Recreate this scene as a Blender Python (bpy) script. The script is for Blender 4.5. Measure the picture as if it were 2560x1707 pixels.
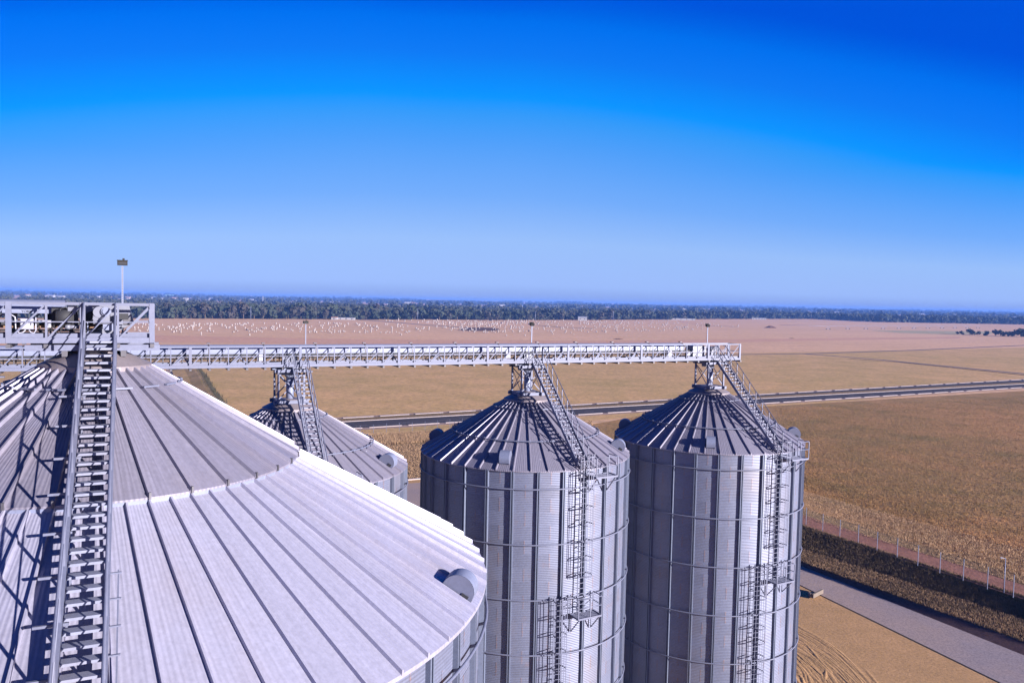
import bpy, math, random
import numpy as np
from mathutils import Vector, Matrix

S = bpy.context.scene
for o in list(bpy.data.objects):
    bpy.data.objects.remove(o)
COL = S.collection
R = random.Random(11)
PI = math.pi
rad = math.radians

# ------------------------------------------------------------------ camera
CAM_H = 28.5
F_PX, PITCH, ROLL = 1991.0, 0.0509, 0.0214
FW = Vector((0, math.cos(PITCH), -math.sin(PITCH)))
_up = Vector((0, math.sin(PITCH), math.cos(PITCH)))
RT = math.cos(ROLL) * Vector((1, 0, 0)) + math.sin(ROLL) * _up
UP = -math.sin(ROLL) * Vector((1, 0, 0)) + math.cos(ROLL) * _up
cd = bpy.data.cameras.new('camera')
cam = bpy.data.objects.new('camera', cd)
COL.objects.link(cam)
cd.sensor_width = 36; cd.sensor_fit = 'HORIZONTAL'; cd.lens = 28.0
cd.clip_start = 0.1; cd.clip_end = 60000
M = Matrix.Identity(4)
for i in range(3):
    M[i][0] = RT[i]; M[i][1] = UP[i]; M[i][2] = -FW[i]
M[2][3] = CAM_H
cam.matrix_world = M
S.camera = cam

# ------------------------------------------------------------------ sun and sky
SUN_AZ = 58.0      # degrees from -Y towards +X
SUN_EL = 13.0
SUN_STRENGTH = 5.0
SKY_STRENGTH = 0.05
sdir = Vector((math.sin(rad(SUN_AZ)) * math.cos(rad(SUN_EL)), -math.cos(rad(SUN_AZ)) * math.cos(rad(SUN_EL)), math.sin(rad(SUN_EL))))
sl = bpy.data.lights.new('sun', 'SUN'); sl.energy = SUN_STRENGTH; sl.angle = rad(0.53); sl.color = (1.0, 0.94, 0.92)
sun = bpy.data.objects.new('sun', sl); COL.objects.link(sun)
sun.rotation_euler = (-sdir).to_track_quat('-Z', 'Y').to_euler()
sun.location = (60, -60, 80)

W = bpy.data.worlds.new('World'); S.world = W; W.use_nodes = True
nt = W.node_tree; nt.nodes.clear()
def N(t, typ, **kw):
    n = t.nodes.new(typ)
    for k, v in kw.items():
        setattr(n, k, v)
    return n
wo = N(nt, 'ShaderNodeOutputWorld'); bg = N(nt, 'ShaderNodeBackground'); bg.inputs[1].default_value = SKY_STRENGTH
sky = N(nt, 'ShaderNodeTexSky'); sky.sky_type = 'NISHITA'; sky.sun_disc = False
sky.sun_elevation = rad(SUN_EL); sky.sun_rotation = math.atan2(sdir.x, sdir.y)
sky.air_density = 1.0; sky.dust_density = 0.5; sky.ozone_density = 3.0; sky.altitude = 1200
tc = N(nt, 'ShaderNodeTexCoord'); sx = N(nt, 'ShaderNodeSeparateXYZ'); nt.links.new(tc.outputs['Generated'], sx.inputs[0])
ramp = N(nt, 'ShaderNodeValToRGB')
def set_ramp(r, pts, interp='LINEAR'):
    cr = r.color_ramp; cr.interpolation = interp
    while len(cr.elements) > 1:
        cr.elements.remove(cr.elements[-1])
    for i, (p, c) in enumerate(pts):
        e = cr.elements[0] if i == 0 else cr.elements.new(p)
        e.position = p; e.color = (*c, 1)
# the deep graded blue of the day: tint of the sky by height above the horizon
SKY_RAMP = [(0.0, (0.2649, 0.373, 0.7094)), (0.005, (0.2649, 0.373, 0.7094)), (0.02, (0.3169, 0.4666, 0.8557)), (0.074, (0.2969, 0.4836, 0.8717)), (0.129, (0.1647, 0.3943, 0.9026)), (0.195, (0.0727, 0.3347, 0.9194)), (0.225, (0.0321, 0.317, 0.9306)), (0.243, (0.0033, 0.2975, 1.0046)), (0.29, (0.004, 0.1947, 0.9165)), (0.325, (0.0, 0.1665, 0.8931)), (0.352, (0.0, 0.0901, 0.7539)), (0.46, (0.0, 0.092, 0.70)), (0.70, (0.0, 0.04, 0.28)), (1.0, (0.0, 0.02, 0.12))]
set_ramp(ramp, SKY_RAMP)
# deeper towards both sides, more to the right: a lens vignette put into the tint
ab_ = N(nt, 'ShaderNodeMath', operation='MULTIPLY_ADD'); ab_.inputs[1].default_value = 0.30; ab_.inputs[2].default_value = 0.05; nt.links.new(sx.outputs['X'], ab_.inputs[0])
tilt = N(nt, 'ShaderNodeMath', operation='MULTIPLY_ADD'); nt.links.new(ab_.outputs[0], tilt.inputs[1])
nt.links.new(sx.outputs['X'], tilt.inputs[0]); nt.links.new(sx.outputs['Z'], tilt.inputs[2])
mn_ = N(nt, 'ShaderNodeMath', operation='SMOOTH_MIN'); mn_.inputs[1].default_value = 0.362; mn_.inputs[2].default_value = 0.06; nt.links.new(tilt.outputs[0], mn_.inputs[0])
mx_ = N(nt, 'ShaderNodeMath', operation='MAXIMUM'); nt.links.new(mn_.outputs[0], mx_.inputs[0]); nt.links.new(sx.outputs['Z'], mx_.inputs[1])
zz = N(nt, 'ShaderNodeMath', operation='SMOOTH_MIN'); 
fac = N(nt, 'ShaderNodeMapRange'); fac.inputs[1].default_value = 0.0; fac.inputs[2].default_value = 0.16
nt.links.new(sx.outputs['Z'], fac.inputs[0])
mz = N(nt, 'ShaderNodeMix'); mz.data_type = 'FLOAT'
nt.links.new(fac.outputs[0], mz.inputs[0]); nt.links.new(sx.outputs['Z'], mz.inputs[2]); nt.links.new(mx_.outputs[0], mz.inputs[3])
nt.links.new(mz.outputs[0], ramp.inputs[0])
nt.nodes.remove(zz)
# take the brightness pattern of the physical sky, keep the tint of the ramp
bw = N(nt, 'ShaderNodeRGBToBW'); nt.links.new(sky.outputs[0], bw.inputs[0])
pw = N(nt, 'ShaderNodeMath', operation='POWER'); pw.inputs[1].default_value = 0.12; nt.links.new(bw.outputs[0], pw.inputs[0])
sc = N(nt, 'ShaderNodeVectorMath', operation='SCALE'); nt.links.new(ramp.outputs[0], sc.inputs[0]); nt.links.new(pw.outputs[0], sc.inputs[3])
g10 = N(nt, 'ShaderNodeVectorMath', operation='SCALE'); g10.inputs[3].default_value = 6.6
nt.links.new(sc.outputs[0], g10.inputs[0])
nt.links.new(g10.outputs[0], bg.inputs[0]); nt.links.new(bg.outputs[0], wo.inputs[0])

S.view_settings.view_transform = 'Standard'; S.view_settings.look = 'None'
S.view_settings.exposure = 1.5; S.view_settings.gamma = 1.0; S.view_settings.use_curve_mapping = False
S.render.engine = 'CYCLES'
S.cycles.max_bounces = 5; S.cycles.diffuse_bounces = 3; S.cycles.glossy_bounces = 3; S.cycles.volume_bounces = 0
S.cycles.use_denoising = True

# ------------------------------------------------------------------ helpers
def ground_at(px, py, z=0.0):
    """world point at height z that the photo shows at pixel (px, py)"""
    px = float(px); py = float(py)
    d = FW + (px - 1280) / F_PX * RT - (py - 853.5) / F_PX * UP
    t = (z - CAM_H) / d.z
    return Vector((d.x * t, d.y * t, z))

def tag(o, label=None, cat=None, group=None, kind=None):
    if label: o['label'] = label
    if cat: o['category'] = cat
    if group: o['group'] = group
    if kind: o['kind'] = kind
    return o

def empty(name, loc=(0, 0, 0), rz=0.0, parent=None):
    o = bpy.data.objects.new(name, None); COL.objects.link(o)
    o.location = loc; o.rotation_euler = (0, 0, rz); o.empty_display_size = 0.5
    if parent: o.parent = parent
    return o

def link_mesh(name, me, parent=None, loc=None, rot=None, mat4=None):
    o = bpy.data.objects.new(name, me); COL.objects.link(o)
    if parent: o.parent = parent
    if mat4 is not None: o.matrix_local = mat4
    else:
        if loc: o.location = loc
        if rot: o.rotation_euler = rot
    return o

def children_of():
    d = {}
    for o in COL.objects:
        if o.parent: d.setdefault(o.parent.name, []).append(o)
    return d

def copy_tree(o, kids, parent=None):
    c = o.copy(); COL.objects.link(c)
    if parent: c.parent = parent
    for ch in kids.get(o.name, []): copy_tree(ch, kids, c)
    return c

class MB:
    def __init__(s): s.v = []; s.f = []; s.uv = None; s.sm = []
    def add(s, vs, fs, smooth=False):
        b = len(s.v); s.v += [tuple(p) for p in vs]; s.f += [tuple(b + i for i in f) for f in fs]; s.sm += [smooth] * len(fs); return s
    def box(s, c, d, rot=None):
        x, y, z = d[0] / 2, d[1] / 2, d[2] / 2
        P = [Vector(p) for p in ((-x, -y, -z), (x, -y, -z), (x, y, -z), (-x, y, -z), (-x, -y, z), (x, -y, z), (x, y, z), (-x, y, z))]
        if rot is not None: P = [rot @ p for p in P]
        c = Vector(c)
        return s.add([p + c for p in P], [(0, 3, 2, 1), (4, 5, 6, 7), (0, 1, 5, 4), (1, 2, 6, 5), (2, 3, 7, 6), (3, 0, 4, 7)])
    def bar(s, a, b, w, h, up=(0, 0, 1)):
        a = Vector(a); b = Vector(b); d = (b - a); L = d.length; d.normalize()
        u = Vector(up); r = d.cross(u)
        if r.length < 1e-4: r = d.cross(Vector((0, 1, 0)))
        r.normalize(); u = r.cross(d)
        m = Matrix((r, d, u)).transposed()
        return s.box((a + b) / 2, (w, L, h), m)
    def tube(s, pts, r, n=6, closed=False, caps=True):
        pts = [Vector(p) for p in pts]; m = len(pts); ring = []
        prev = None
        for i, p in enumerate(pts):
            if closed: d = pts[(i + 1) % m] - pts[i - 1]
            else: d = pts[min(i + 1, m - 1)] - pts[max(i - 1, 0)]
            d.normalize()
            if prev is None:
                a = Vector((0, 0, 1)) if abs(d.z) < 0.9 else Vector((1, 0, 0))
            else: a = prev
            x = d.cross(a); x.normalize(); y = x.cross(d); prev = y
            ring.append([p + r * (math.cos(2 * PI * k / n) * x + math.sin(2 * PI * k / n) * y) for k in range(n)])
        vs = [q for rr in ring for q in rr]; fs = []
        for i in range(m if closed else m - 1):
            j = (i + 1) % m
            for k in range(n):
                l = (k + 1) % n
                fs.append((i * n + k, i * n + l, j * n + l, j * n + k))
        s.add(vs, fs, True)
        if caps and not closed:
            b = len(s.v) - len(vs)
            s.f += [tuple(b + k for k in range(n))[::-1], tuple(b + (m - 1) * n + k for k in range(n))]; s.sm += [False, False]
        return s
    def cyl(s, a, b, r, n=12, r2=None):
        a = Vector(a); b = Vector(b); d = (b - a).normalized(); q = Vector((0, 0, 1)) if abs(d.z) < .9 else Vector((1, 0, 0))
        x = d.cross(q).normalized(); y = x.cross(d); r2 = r if r2 is None else r2
        vs = [a + r * (math.cos(2 * PI * k / n) * x + math.sin(2 * PI * k / n) * y) for k in range(n)] + [b + r2 * (math.cos(2 * PI * k / n) * x + math.sin(2 * PI * k / n) * y) for k in range(n)]
        s.add(vs, [(k, (k + 1) % n, n + (k + 1) % n, n + k) for k in range(n)], True)
        b0 = len(s.v) - 2 * n
        s.f += [tuple(b0 + k for k in range(n))[::-1], tuple(b0 + n + k for k in range(n))]; s.sm += [False, False]
        return s
    def prism(s, prof, y0, y1):
        """profile in x,z swept along y"""
        n = len(prof)
        vs = [(x, y0, z) for x, z in prof] + [(x, y1, z) for x, z in prof]
        fs = [(k, (k + 1) % n, n + (k + 1) % n, n + k) for k in range(n)] + [tuple(range(n))[::-1], tuple(range(n, 2 * n))]
        return s.add(vs, fs)
    def mesh(s, name, mat):
        me = bpy.data.meshes.new(name); me.from_pydata(s.v, [], s.f); me.materials.append(mat)
        me.polygons.foreach_set('use_smooth', s.sm); me.update(); 
        return me
    def build(s, name, mat, parent=None, **kw):
        return link_mesh(name, s.mesh(name, mat), parent, **kw)

def fix_normals(me):
    import bmesh
    bm = bmesh.new(); bm.from_mesh(me); bmesh.ops.recalc_face_normals(bm, faces=bm.faces); bm.to_mesh(me); bm.free()

def bulk(name, V, Fs, mat, parent=None):
    me = bpy.data.meshes.new(name)
    V = np.asarray(V, np.float32); Fs = np.asarray(Fs, np.int32)
    k = Fs.shape[1]
    me.vertices.add(len(V)); me.vertices.foreach_set('co', V.ravel())
    me.loops.add(Fs.size); me.loops.foreach_set('vertex_index', Fs.ravel())
    me.polygons.add(len(Fs)); me.polygons.foreach_set('loop_start', np.arange(0, Fs.size, k, dtype=np.int32)); me.polygons.foreach_set('loop_total', np.full(len(Fs), k, np.int32))
    me.update(calc_edges=True); me.materials.append(mat)
    return link_mesh(name, me, parent)

# ------------------------------------------------------------------ materials
def mat_new(name):
    m = bpy.data.materials.new(name); m.use_nodes = True
    t = m.node_tree; b = t.nodes['Principled BSDF']
    return m, t, b
def noise(t, scale, detail=4, rough=.6, vec=None, dist=0.0):
    n = N(t, 'ShaderNodeTexNoise'); n.inputs['Scale'].default_value = scale; n.inputs['Detail'].default_value = detail
    n.inputs['Roughness'].default_value = rough; n.inputs['Distortion'].default_value = dist
    if vec: t.links.new(vec, n.inputs['Vector'])
    return n
def rampn(t, src, pts):
    r = N(t, 'ShaderNodeValToRGB'); set_ramp(r, pts); t.links.new(src, r.inputs[0]); return r
def mixc(t, fac, a, b, mode='MIX'):
    m = N(t, 'ShaderNodeMix'); m.data_type = 'RGBA'; m.blend_type = mode
    for sock, v in ((m.inputs[0], fac), (m.inputs[6], a), (m.inputs[7], b)):
        if isinstance(v, (int, float)): sock.default_value = v
        elif isinstance(v, tuple): sock.default_value = (*v, 1)
        else: t.links.new(v, sock)
    return m.outputs[2]
def objvec(t, scale=None):
    c = N(t, 'ShaderNodeTexCoord')
    if scale:
        mp = N(t, 'ShaderNodeMapping'); mp.inputs['Scale'].default_value = scale; t.links.new(c.outputs['Object'], mp.inputs[0]); return mp.outputs[0]
    return c.outputs['Object']
def geopos(t, scale=None):
    c = N(t, 'ShaderNodeNewGeometry')
    if scale:
        mp = N(t, 'ShaderNodeMapping'); mp.inputs['Scale'].default_value = scale; t.links.new(c.outputs['Position'], mp.inputs[0]); return mp.outputs[0]
    return c.outputs['Position']
def bump(t, b, h, strength=.3, dist=.02):
    n = N(t, 'ShaderNodeBump'); n.inputs['Strength'].default_value = strength; n.inputs['Distance'].default_value = dist
    t.links.new(h, n.inputs['Height']); t.links.new(n.outputs[0], b.inputs['Normal']); return n

def mat_plain(name, col, rough=.6, metal=0.0, var=.12, scale=3.0):
    m, t, b = mat_new(name)
    n = noise(t, scale, 5, .65, geopos(t))
    a = tuple(c * (1 - var) for c in col); c2 = tuple(min(1, c * (1 + var)) for c in col)
    r = rampn(t, n.outputs[0], [(.3, a), (.7, c2)])
    t.links.new(r.outputs[0], b.inputs['Base Color'])
    b.inputs['Roughness'].default_value = rough; b.inputs['Metallic'].default_value = metal
    return m

def mat_galv(name, col, rough, metal, corr=None, dirt=(.17, .125, .10), dirt_amt=.35, rnd=.1, seam=False, streak=0.0):
    """galvanised sheet; corr = (axis, waves): corrugation relief in UV; dirt streaks; per-piece tone"""
    m, t, b = mat_new(name)
    oi = N(t, 'ShaderNodeObjectInfo')
    p = geopos(t)
    n1 = noise(t, .35, 5, .6, p); n2 = noise(t, 9.0, 4, .7, p)
    lo = tuple(c * .88 for c in col); hi = tuple(min(1, c * 1.08) for c in col)
    base = rampn(t, n2.outputs[0], [(.3, lo), (.7, hi)]).outputs[0]
    dm = N(t, 'ShaderNodeMapRange'); dm.inputs[1].default_value = .5; dm.inputs[2].default_value = .78; dm.inputs[3].default_value = 0; dm.inputs[4].default_value = dirt_amt
    t.links.new(n1.outputs[0], dm.inputs[0])
    base = mixc(t, dm.outputs[0], base, tuple(c for c in dirt))
    # each sheet its own tone
    rr = N(t, 'ShaderNodeMapRange'); rr.inputs[3].default_value = 1 - rnd; rr.inputs[4].default_value = 1 + rnd; t.links.new(oi.outputs['Random'], rr.inputs[0])
    hs = N(t, 'ShaderNodeHueSaturation'); t.links.new(base, hs.inputs['Color']); t.links.new(rr.outputs[0], hs.inputs['Value'])
    base = hs.outputs[0]
    uvn = None
    if corr or seam:
        uvn = N(t, 'ShaderNodeUVMap'); su = N(t, 'ShaderNodeSeparateXYZ'); t.links.new(uvn.outputs[0], su.inputs[0])
    if seam:
        # rusty bolt rows beside the lap joints (u near an end), broken up by noise
        ax = N(t, 'ShaderNodeMath', operation='SUBTRACT'); ax.inputs[1].default_value = .5; t.links.new(su.outputs[0], ax.inputs[0])
        ab = N(t, 'ShaderNodeMath', operation='ABSOLUTE'); t.links.new(ax.outputs[0], ab.inputs[0])
        s1 = rampn(t, ab.outputs[0], [(.474, (0, 0, 0)), (.480, (1, 1, 1)), (.492, (1, 1, 1)), (.498, (0, 0, 0))])
        n3 = noise(t, 14, 3, .6, p); s2 = rampn(t, n3.outputs[0], [(.42, (0, 0, 0)), (.62, (.55, .55, .55))])
        mm = N(t, 'ShaderNodeMath', operation='MULTIPLY'); t.links.new(s1.outputs[0], mm.inputs[0]); t.links.new(s2.outputs[0], mm.inputs[1])
        base = mixc(t, mm.outputs[0], base, (.26, .12, .06))
        n4 = noise(t, .8, 4, .7, p); s4 = rampn(t, n4.outputs[0], [(.60, (0, 0, 0)), (.80, (.30, .30, .30))])
        base = mixc(t, s4.outputs[0], base, (.24, .13, .09))
    if streak:
        # run-off streaks down each sheet and a few bird droppings
        cm = N(t, 'ShaderNodeCombineXYZ'); m1 = N(t, 'ShaderNodeMath', operation='MULTIPLY'); m1.inputs[1].default_value = 7.0; t.links.new(su.outputs[0], m1.inputs[0]); t.links.new(m1.outputs[0], cm.inputs[0])
        m2 = N(t, 'ShaderNodeMath', operation='MULTIPLY'); m2.inputs[1].default_value = 1.3; t.links.new(su.outputs[1], m2.inputs[0]); t.links.new(m2.outputs[0], cm.inputs[1])
        m3 = N(t, 'ShaderNodeMath', operation='MULTIPLY'); m3.inputs[1].default_value = 90.0; t.links.new(oi.outputs['Random'], m3.inputs[0]); t.links.new(m3.outputs[0], cm.inputs[2])
        ns = noise(t, 1.0, 5, .65, cm.outputs[0]); st_ = rampn(t, ns.outputs[0], [(.3, (1 - streak,) * 3), (.7, (1 + streak * .8,) * 3)])
        base = mixc(t, 1.0, base, st_.outputs[0], 'MULTIPLY')
        vo = N(t, 'ShaderNodeTexVoronoi'); vo.inputs['Scale'].default_value = .9; t.links.new(p, vo.inputs['Vector'])
        vr = rampn(t, vo.outputs['Distance'], [(.022, (1, 1, 1)), (.036, (0, 0, 0))])
        base = mixc(t, vr.outputs[0], base, (.62, .62, .66))
    t.links.new(base, b.inputs['Base Color'])
    rg = N(t, 'ShaderNodeMapRange'); rg.inputs[3].default_value = rough - .06; rg.inputs[4].default_value = rough + .12; t.links.new(n2.outputs[0], rg.inputs[0])
    t.links.new(rg.outputs[0], b.inputs['Roughness']); b.inputs['Metallic'].default_value = metal
    if corr:
        axis, waves, dist = corr
        mu = N(t, 'ShaderNodeMath', operation='MULTIPLY'); mu.inputs[1].default_value = waves * 2 * PI; t.links.new(su.outputs[axis], mu.inputs[0])
        sn = N(t, 'ShaderNodeMath', operation='SINE'); t.links.new(mu.outputs[0], sn.inputs[0])
        bump(t, b, sn.outputs[0], .8, dist)
    else:
        bump(t, b, n2.outputs[0], .15, .004)
    return m

G = (.50, .475, .505)
M_WALL = mat_galv('corrugated_steel', (.138, .150, .218), .49, .28, (1, 8, .006), seam=True, rnd=.07)
M_ROOF = mat_galv('roof_steel', (.200, .188, .245), .45, .25, (0, 9, .0035), dirt=(.20, .155, .15), dirt_amt=.32, rnd=.07, streak=.12)
M_ROOF2 = mat_galv('roof_steel_outer', (.315, .308, .40), .42, .28, (0, 7, .0035), dirt=(.25, .20, .195), dirt_amt=.28, rnd=.06, streak=.085)
M_STEEL = mat_galv('galvanised_frame', (.125, .134, .198), .55, .15, rnd=.05, dirt_amt=.15)
M_STIFF = mat_galv('galvanised_stiffener', (.125, .145, .21), .47, .3, rnd=.05, dirt_amt=.2)
M_CAP = mat_galv('roof_cap_steel', (.20, .17, .185), .5, .25, rnd=.02, dirt=(.24, .18, .17), dirt_amt=.5)
M_COVER = mat_galv('belt_cover_steel', (.165, .183, .27), .5, .15, rnd=.05, dirt_amt=.12)
M_TREAD = mat_galv('stair_tread_steel', (.205, .215, .29), .55, .15, rnd=.08, dirt_amt=.3)
M_DARK = mat_plain('weathered_steel', (.10, .095, .11), .55, .5)
M_BROWN = mat_plain('timber_end', (.16, .09, .05), .8)
M_LAMP = mat_plain('dark_lamp_paint', (.010, .008, .008), .8)
M_RUBBER = mat_plain('belt_rubber', (.022, .022, .026), .7)
M_WHITE = mat_plain('white_paint', (.30, .30, .36), .4, 0, .04)
M_MOTOR = mat_plain('grey_machine_paint', (.17, .175, .22), .4, .2, .1)
M_BLACK = mat_plain('black_plastic', (.02, .02, .025), .75)
M_CONC = mat_plain('concrete', (.36, .32, .31), .85, 0, .18, .6)
M_YARDWALL = mat_plain('sand_stained_concrete', (.13, .10, .08), .9, 0, .2, 1)
M_KERB = mat_plain('kerb_paint', (.34, .275, .26), .7, 0, .15, .8)

def mat_ground(name, cols, scales=(.02, .35, 2.5), bumps=.5, stretch=(1, 1, 1), contrast=(.35, .65), bd=.25):
    m, t, b = mat_new(name)
    v = geopos(t, stretch)
    n1 = noise(t, scales[0], 6, .62, v); n2 = noise(t, scales[1], 6, .7, v); n3 = noise(t, scales[2], 4, .75, v)
    a = rampn(t, n1.outputs[0], [(contrast[0], cols[0]), (contrast[1], cols[1])]).outputs[0]
    c = rampn(t, n2.outputs[0], [(.36, cols[2]), (.64, cols[3])]).outputs[0]
    x = mixc(t, .5, a, c)
    k = rampn(t, n3.outputs[0], [(.28, (.55, .55, .55)), (.5, (1, 1, 1)), (.74, (1.35, 1.32, 1.25))]).outputs[0]
    x = mixc(t, .85, x, k, 'MULTIPLY')
    t.links.new(x, b.inputs['Base Color']); b.inputs['Roughness'].default_value = .95; b.inputs['Specular IOR Level'].default_value = .1
    ad = N(t, 'ShaderNodeMath', operation='ADD'); t.links.new(n2.outputs[0], ad.inputs[0]); t.links.new(n3.outputs[0], ad.inputs[1])
    bump(t, b, ad.outputs[0], bumps, bd)
    return m

M_FAR = mat_ground('far_dry_field', ((.62, .375, .225), (.52, .32, .18), (.66, .39, .235), (.50, .305, .175)), (.004, .03, .25), .25, (1, 2.2, 1))
M_STUB = mat_ground('red_stubble', ((.56, .31, .20), (.50, .28, .18), (.57, .33, .22), (.46, .25, .16)), (.006, .05, .3), .25, (1, 2.5, 1))
M_MID = mat_ground('mid_dry_grass', ((.54, .32, .15), (.40, .27, .108), (.58, .34, .165), (.33, .23, .085)), (.010, .07, .6), .4, (1, 1.0, 1))
M_NEAR = mat_ground('near_dry_grass', ((.42, .215, .092), (.20, .138, .056), (.41, .22, .10), (.19, .13, .05)), (.018, .11, 1.1), .6)
M_VERGE = mat_ground('verge_grass', ((.24, .15, .085), (.16, .11, .055), (.25, .16, .09), (.14, .10, .045)), (.05, .5, 3), .7)
M_TALL = mat_ground('tall_orange_grass', ((.44, .25, .11), (.36, .22, .09), (.44, .26, .12), (.25, .15, .06)), (.06, .6, 3), .7)
M_BANK = mat_ground('bank_grass', ((.10, .066, .030), (.06, .045, .02), (.12, .075, .035), (.05, .042, .018)), (.08, .6, 3), .7)  # dark grass colour with the shade of the banks put in
M_GREENVERGE = mat_ground('green_verge', ((.33, .27, .10), (.28, .25, .08), (.36, .28, .12), (.24, .21, .07)), (.05, .3, 2), .4)
M_DIRT = mat_ground('red_dirt', ((.27, .12, .085), (.22, .10, .07), (.30, .15, .11), (.20, .10, .075)), (.06, .5, 4), .4)
M_GREEN = mat_ground('green_crop', ((.36, .30, .17), (.33, .29, .16), (.40, .32, .19), (.36, .29, .17)), (.01, .08, .6), .2)
M_ASPH = mat_ground('asphalt', ((.050, .045, .055), (.062, .055, .062), (.05, .045, .055), (.07, .06, .065)), (.02, .3, 5), .1, bd=.03)
M_TRACK = mat_ground('gravel_track', ((.13, .105, .115), (.16, .125, .13), (.12, .10, .11), (.17, .135, .135)), (.02, .2, 3), .2, bd=.05)
M_SLAB = mat_ground('concrete_road', ((.245, .205, .22), (.37, .25, .18), (.24, .20, .22), (.31, .24, .23)), (.055, .25, 6), .1, bd=.02)
M_SHOULD = mat_ground('road_shoulder', ((.36, .25, .21), (.30, .21, .18), (.38, .27, .22), (.28, .19, .15)), (.05, .4, 3), .3, bd=.08)
M_DRAIN = mat_ground('brick_slope', ((.12, .07, .065), (.10, .055, .055), (.13, .075, .07), (.085, .05, .05)), (.2, 1.2, 6), .3, bd=.05)
M_BURNT = mat_ground('burnt_ground', ((.13, .07, .05), (.09, .05, .04), (.15, .08, .055), (.08, .05, .035)), (.03, .2, 1), .4)

M_YARD = mat_ground('sandy_yard', ((.45, .26, .125), (.37, .22, .105), (.48, .28, .14), (.34, .205, .10)), (.10, .5, 4), .35, bd=.06)

def mat_leaf(name, a, b_):
    m, t, b = mat_new(name)
    oi = N(t, 'ShaderNodeObjectInfo'); n = noise(t, .35, 3, .6, geopos(t))
    ad = N(t, 'ShaderNodeMath', operation='MULTIPLY_ADD'); ad.inputs[1].default_value = .5; t.links.new(oi.outputs['Random'], ad.inputs[0])
    mm = N(t, 'ShaderNodeMath', operation='MULTIPLY'); mm.inputs[1].default_value = .55; t.links.new(n.outputs[0], mm.inputs[0]); t.links.new(mm.outputs[0], ad.inputs[2])
    r = rampn(t, ad.outputs[0], [(.2, a), (.8, b_)])
    t.links.new(r.outputs[0], b.inputs['Base Color']); b.inputs['Roughness'].default_value = .9; b.inputs['Specular IOR Level'].default_value = .1
    return m
M_LEAF = mat_leaf('dark_foliage', (.024, .032, .024), (.042, .050, .036))
M_LEAF2 = mat_leaf('brown_foliage', (.040, .037, .032), (.062, .053, .044))
M_WOOD = mat_leaf('woodland_foliage', (.024, .032, .024), (.046, .048, .036))
M_BARK = mat_plain('bark', (.11, .08, .06), .9)
M_STRAW = mat_plain('dry_stems', (.28, .175, .10), .9, 0, .35, .5)
M_TUFT = mat_ground('olive_grass_blades', ((.38, .195, .084), (.20, .135, .053), (.36, .195, .09), (.18, .125, .047)), (.018, .11, 1.1), .0)
M_VBLADE = mat_plain('verge_grass_blades', (.19, .115, .065), .9, 0, .4, .4)  # the verge's partial shade is put into this darker blade colour
M_PALE = mat_plain('pale_grass_blades', (.50, .34, .17), .9, 0, .3, .1)
M_BALE = mat_plain('pale_bale', (.26, .22, .21), .8, 0, .1, .3)

# ------------------------------------------------------------------ terrain and roads
def poly_sheet(name, px, mat, z, kind='structure', zz=None):
    """flat sheet whose outline the photo shows at pixels px"""
    P = [ground_at(x, y, z) for x, y in px]
    me = bpy.data.meshes.new(name); me.from_pydata([tuple(p) for p in P], [], [tuple(range(len(P)))])
    me.materials.append(mat); me.update()
    if me.polygons[0].normal.z < 0: me.flip_normals()
    o = link_mesh(name, me); o['kind'] = kind
    return o

def strip(name, left, right, mat, z=0.0, kind='structure', zl=None, zr=None):
    """ribbon between two pixel polylines of the same length"""
    L = [ground_at(x, y, z if zl is None else zl) for x, y in left]; Rr = [ground_at(x, y, z if zr is None else zr) for x, y in right]
    n = len(L)
    me = bpy.data.meshes.new(name)
    me.from_pydata([tuple(p) for p in L + Rr], [], [(i, i + 1, n + i + 1, n + i) for i in range(n - 1)])
    me.materials.append(mat); me.update()
    if me.polygons[0].normal.z < 0: me.flip_normals()
    o = link_mesh(name, me); o['kind'] = kind
    return o

def ribbon(name, pts, width, mat, z, kind='structure', parent=None):
    P = [Vector((p[0], p[1], z)) for p in pts]; L = []; Q = []
    for i, p in enumerate(P):
        d = P[min(i + 1, len(P) - 1)] - P[max(i - 1, 0)]; d.z = 0; d.normalize(); nrm = Vector((-d.y, d.x, 0))
        w = width[i] if isinstance(width, (list, tuple)) else width
        L.append(p + nrm * w / 2); Q.append(p - nrm * w / 2)
    n = len(P)
    me = bpy.data.meshes.new(name); me.from_pydata([tuple(p) for p in L + Q], [], [(i, n + i, n + i + 1, i + 1) for i in range(n - 1)])
    me.materials.append(mat); me.update()
    if me.polygons[0].normal.z < 0: me.flip_normals()
    o = link_mesh(name, me, parent)
    if kind: o['kind'] = kind
    return o

# base ground reaching the horizon
gm = MB(); gm.add([(-30000, -3000, -.06), (30000, -3000, -.06), (30000, 40000, -.06), (-30000, 40000, -.06)], [(0, 1, 2, 3)])
tag(gm.build('ground', M_FAR), kind='structure')
# fields
poly_sheet('dry_field', [(-300, 880), (-300, 1700), (1100, 1700), (1100, 1080), (2800, 950), (2800, 895), (2560, 869), (1900, 882), (1000, 889)], M_MID, -.030)
poly_sheet('stubble_strip', [(-300, 826), (380, 838), (900, 848), (1500, 852), (2000, 846), (2400, 842), (2400, 846), (2000, 852), (1500, 862), (900, 860), (380, 855), (-300, 850)], M_STUB, -.02)
poly_sheet('green_strip', [(2170, 825.5), (2330, 827), (2480, 829), (2480, 834.5), (2380, 836), (2250, 832)], M_GREEN, -.02)
poly_sheet('near_field', [(1400, 1150), (1400, 1075), (1640, 1032), (2060, 1007), (2800, 962), (2900, 1600), (2560, 1450), (2010, 1270), (1900, 1240)], M_NEAR, -.012)
poly_sheet('brown_ground', [(700, 1130), (980, 1085), (1400, 1055), (1420, 1160), (1300, 1230), (900, 1240)], M_VERGE, -.010)

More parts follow.
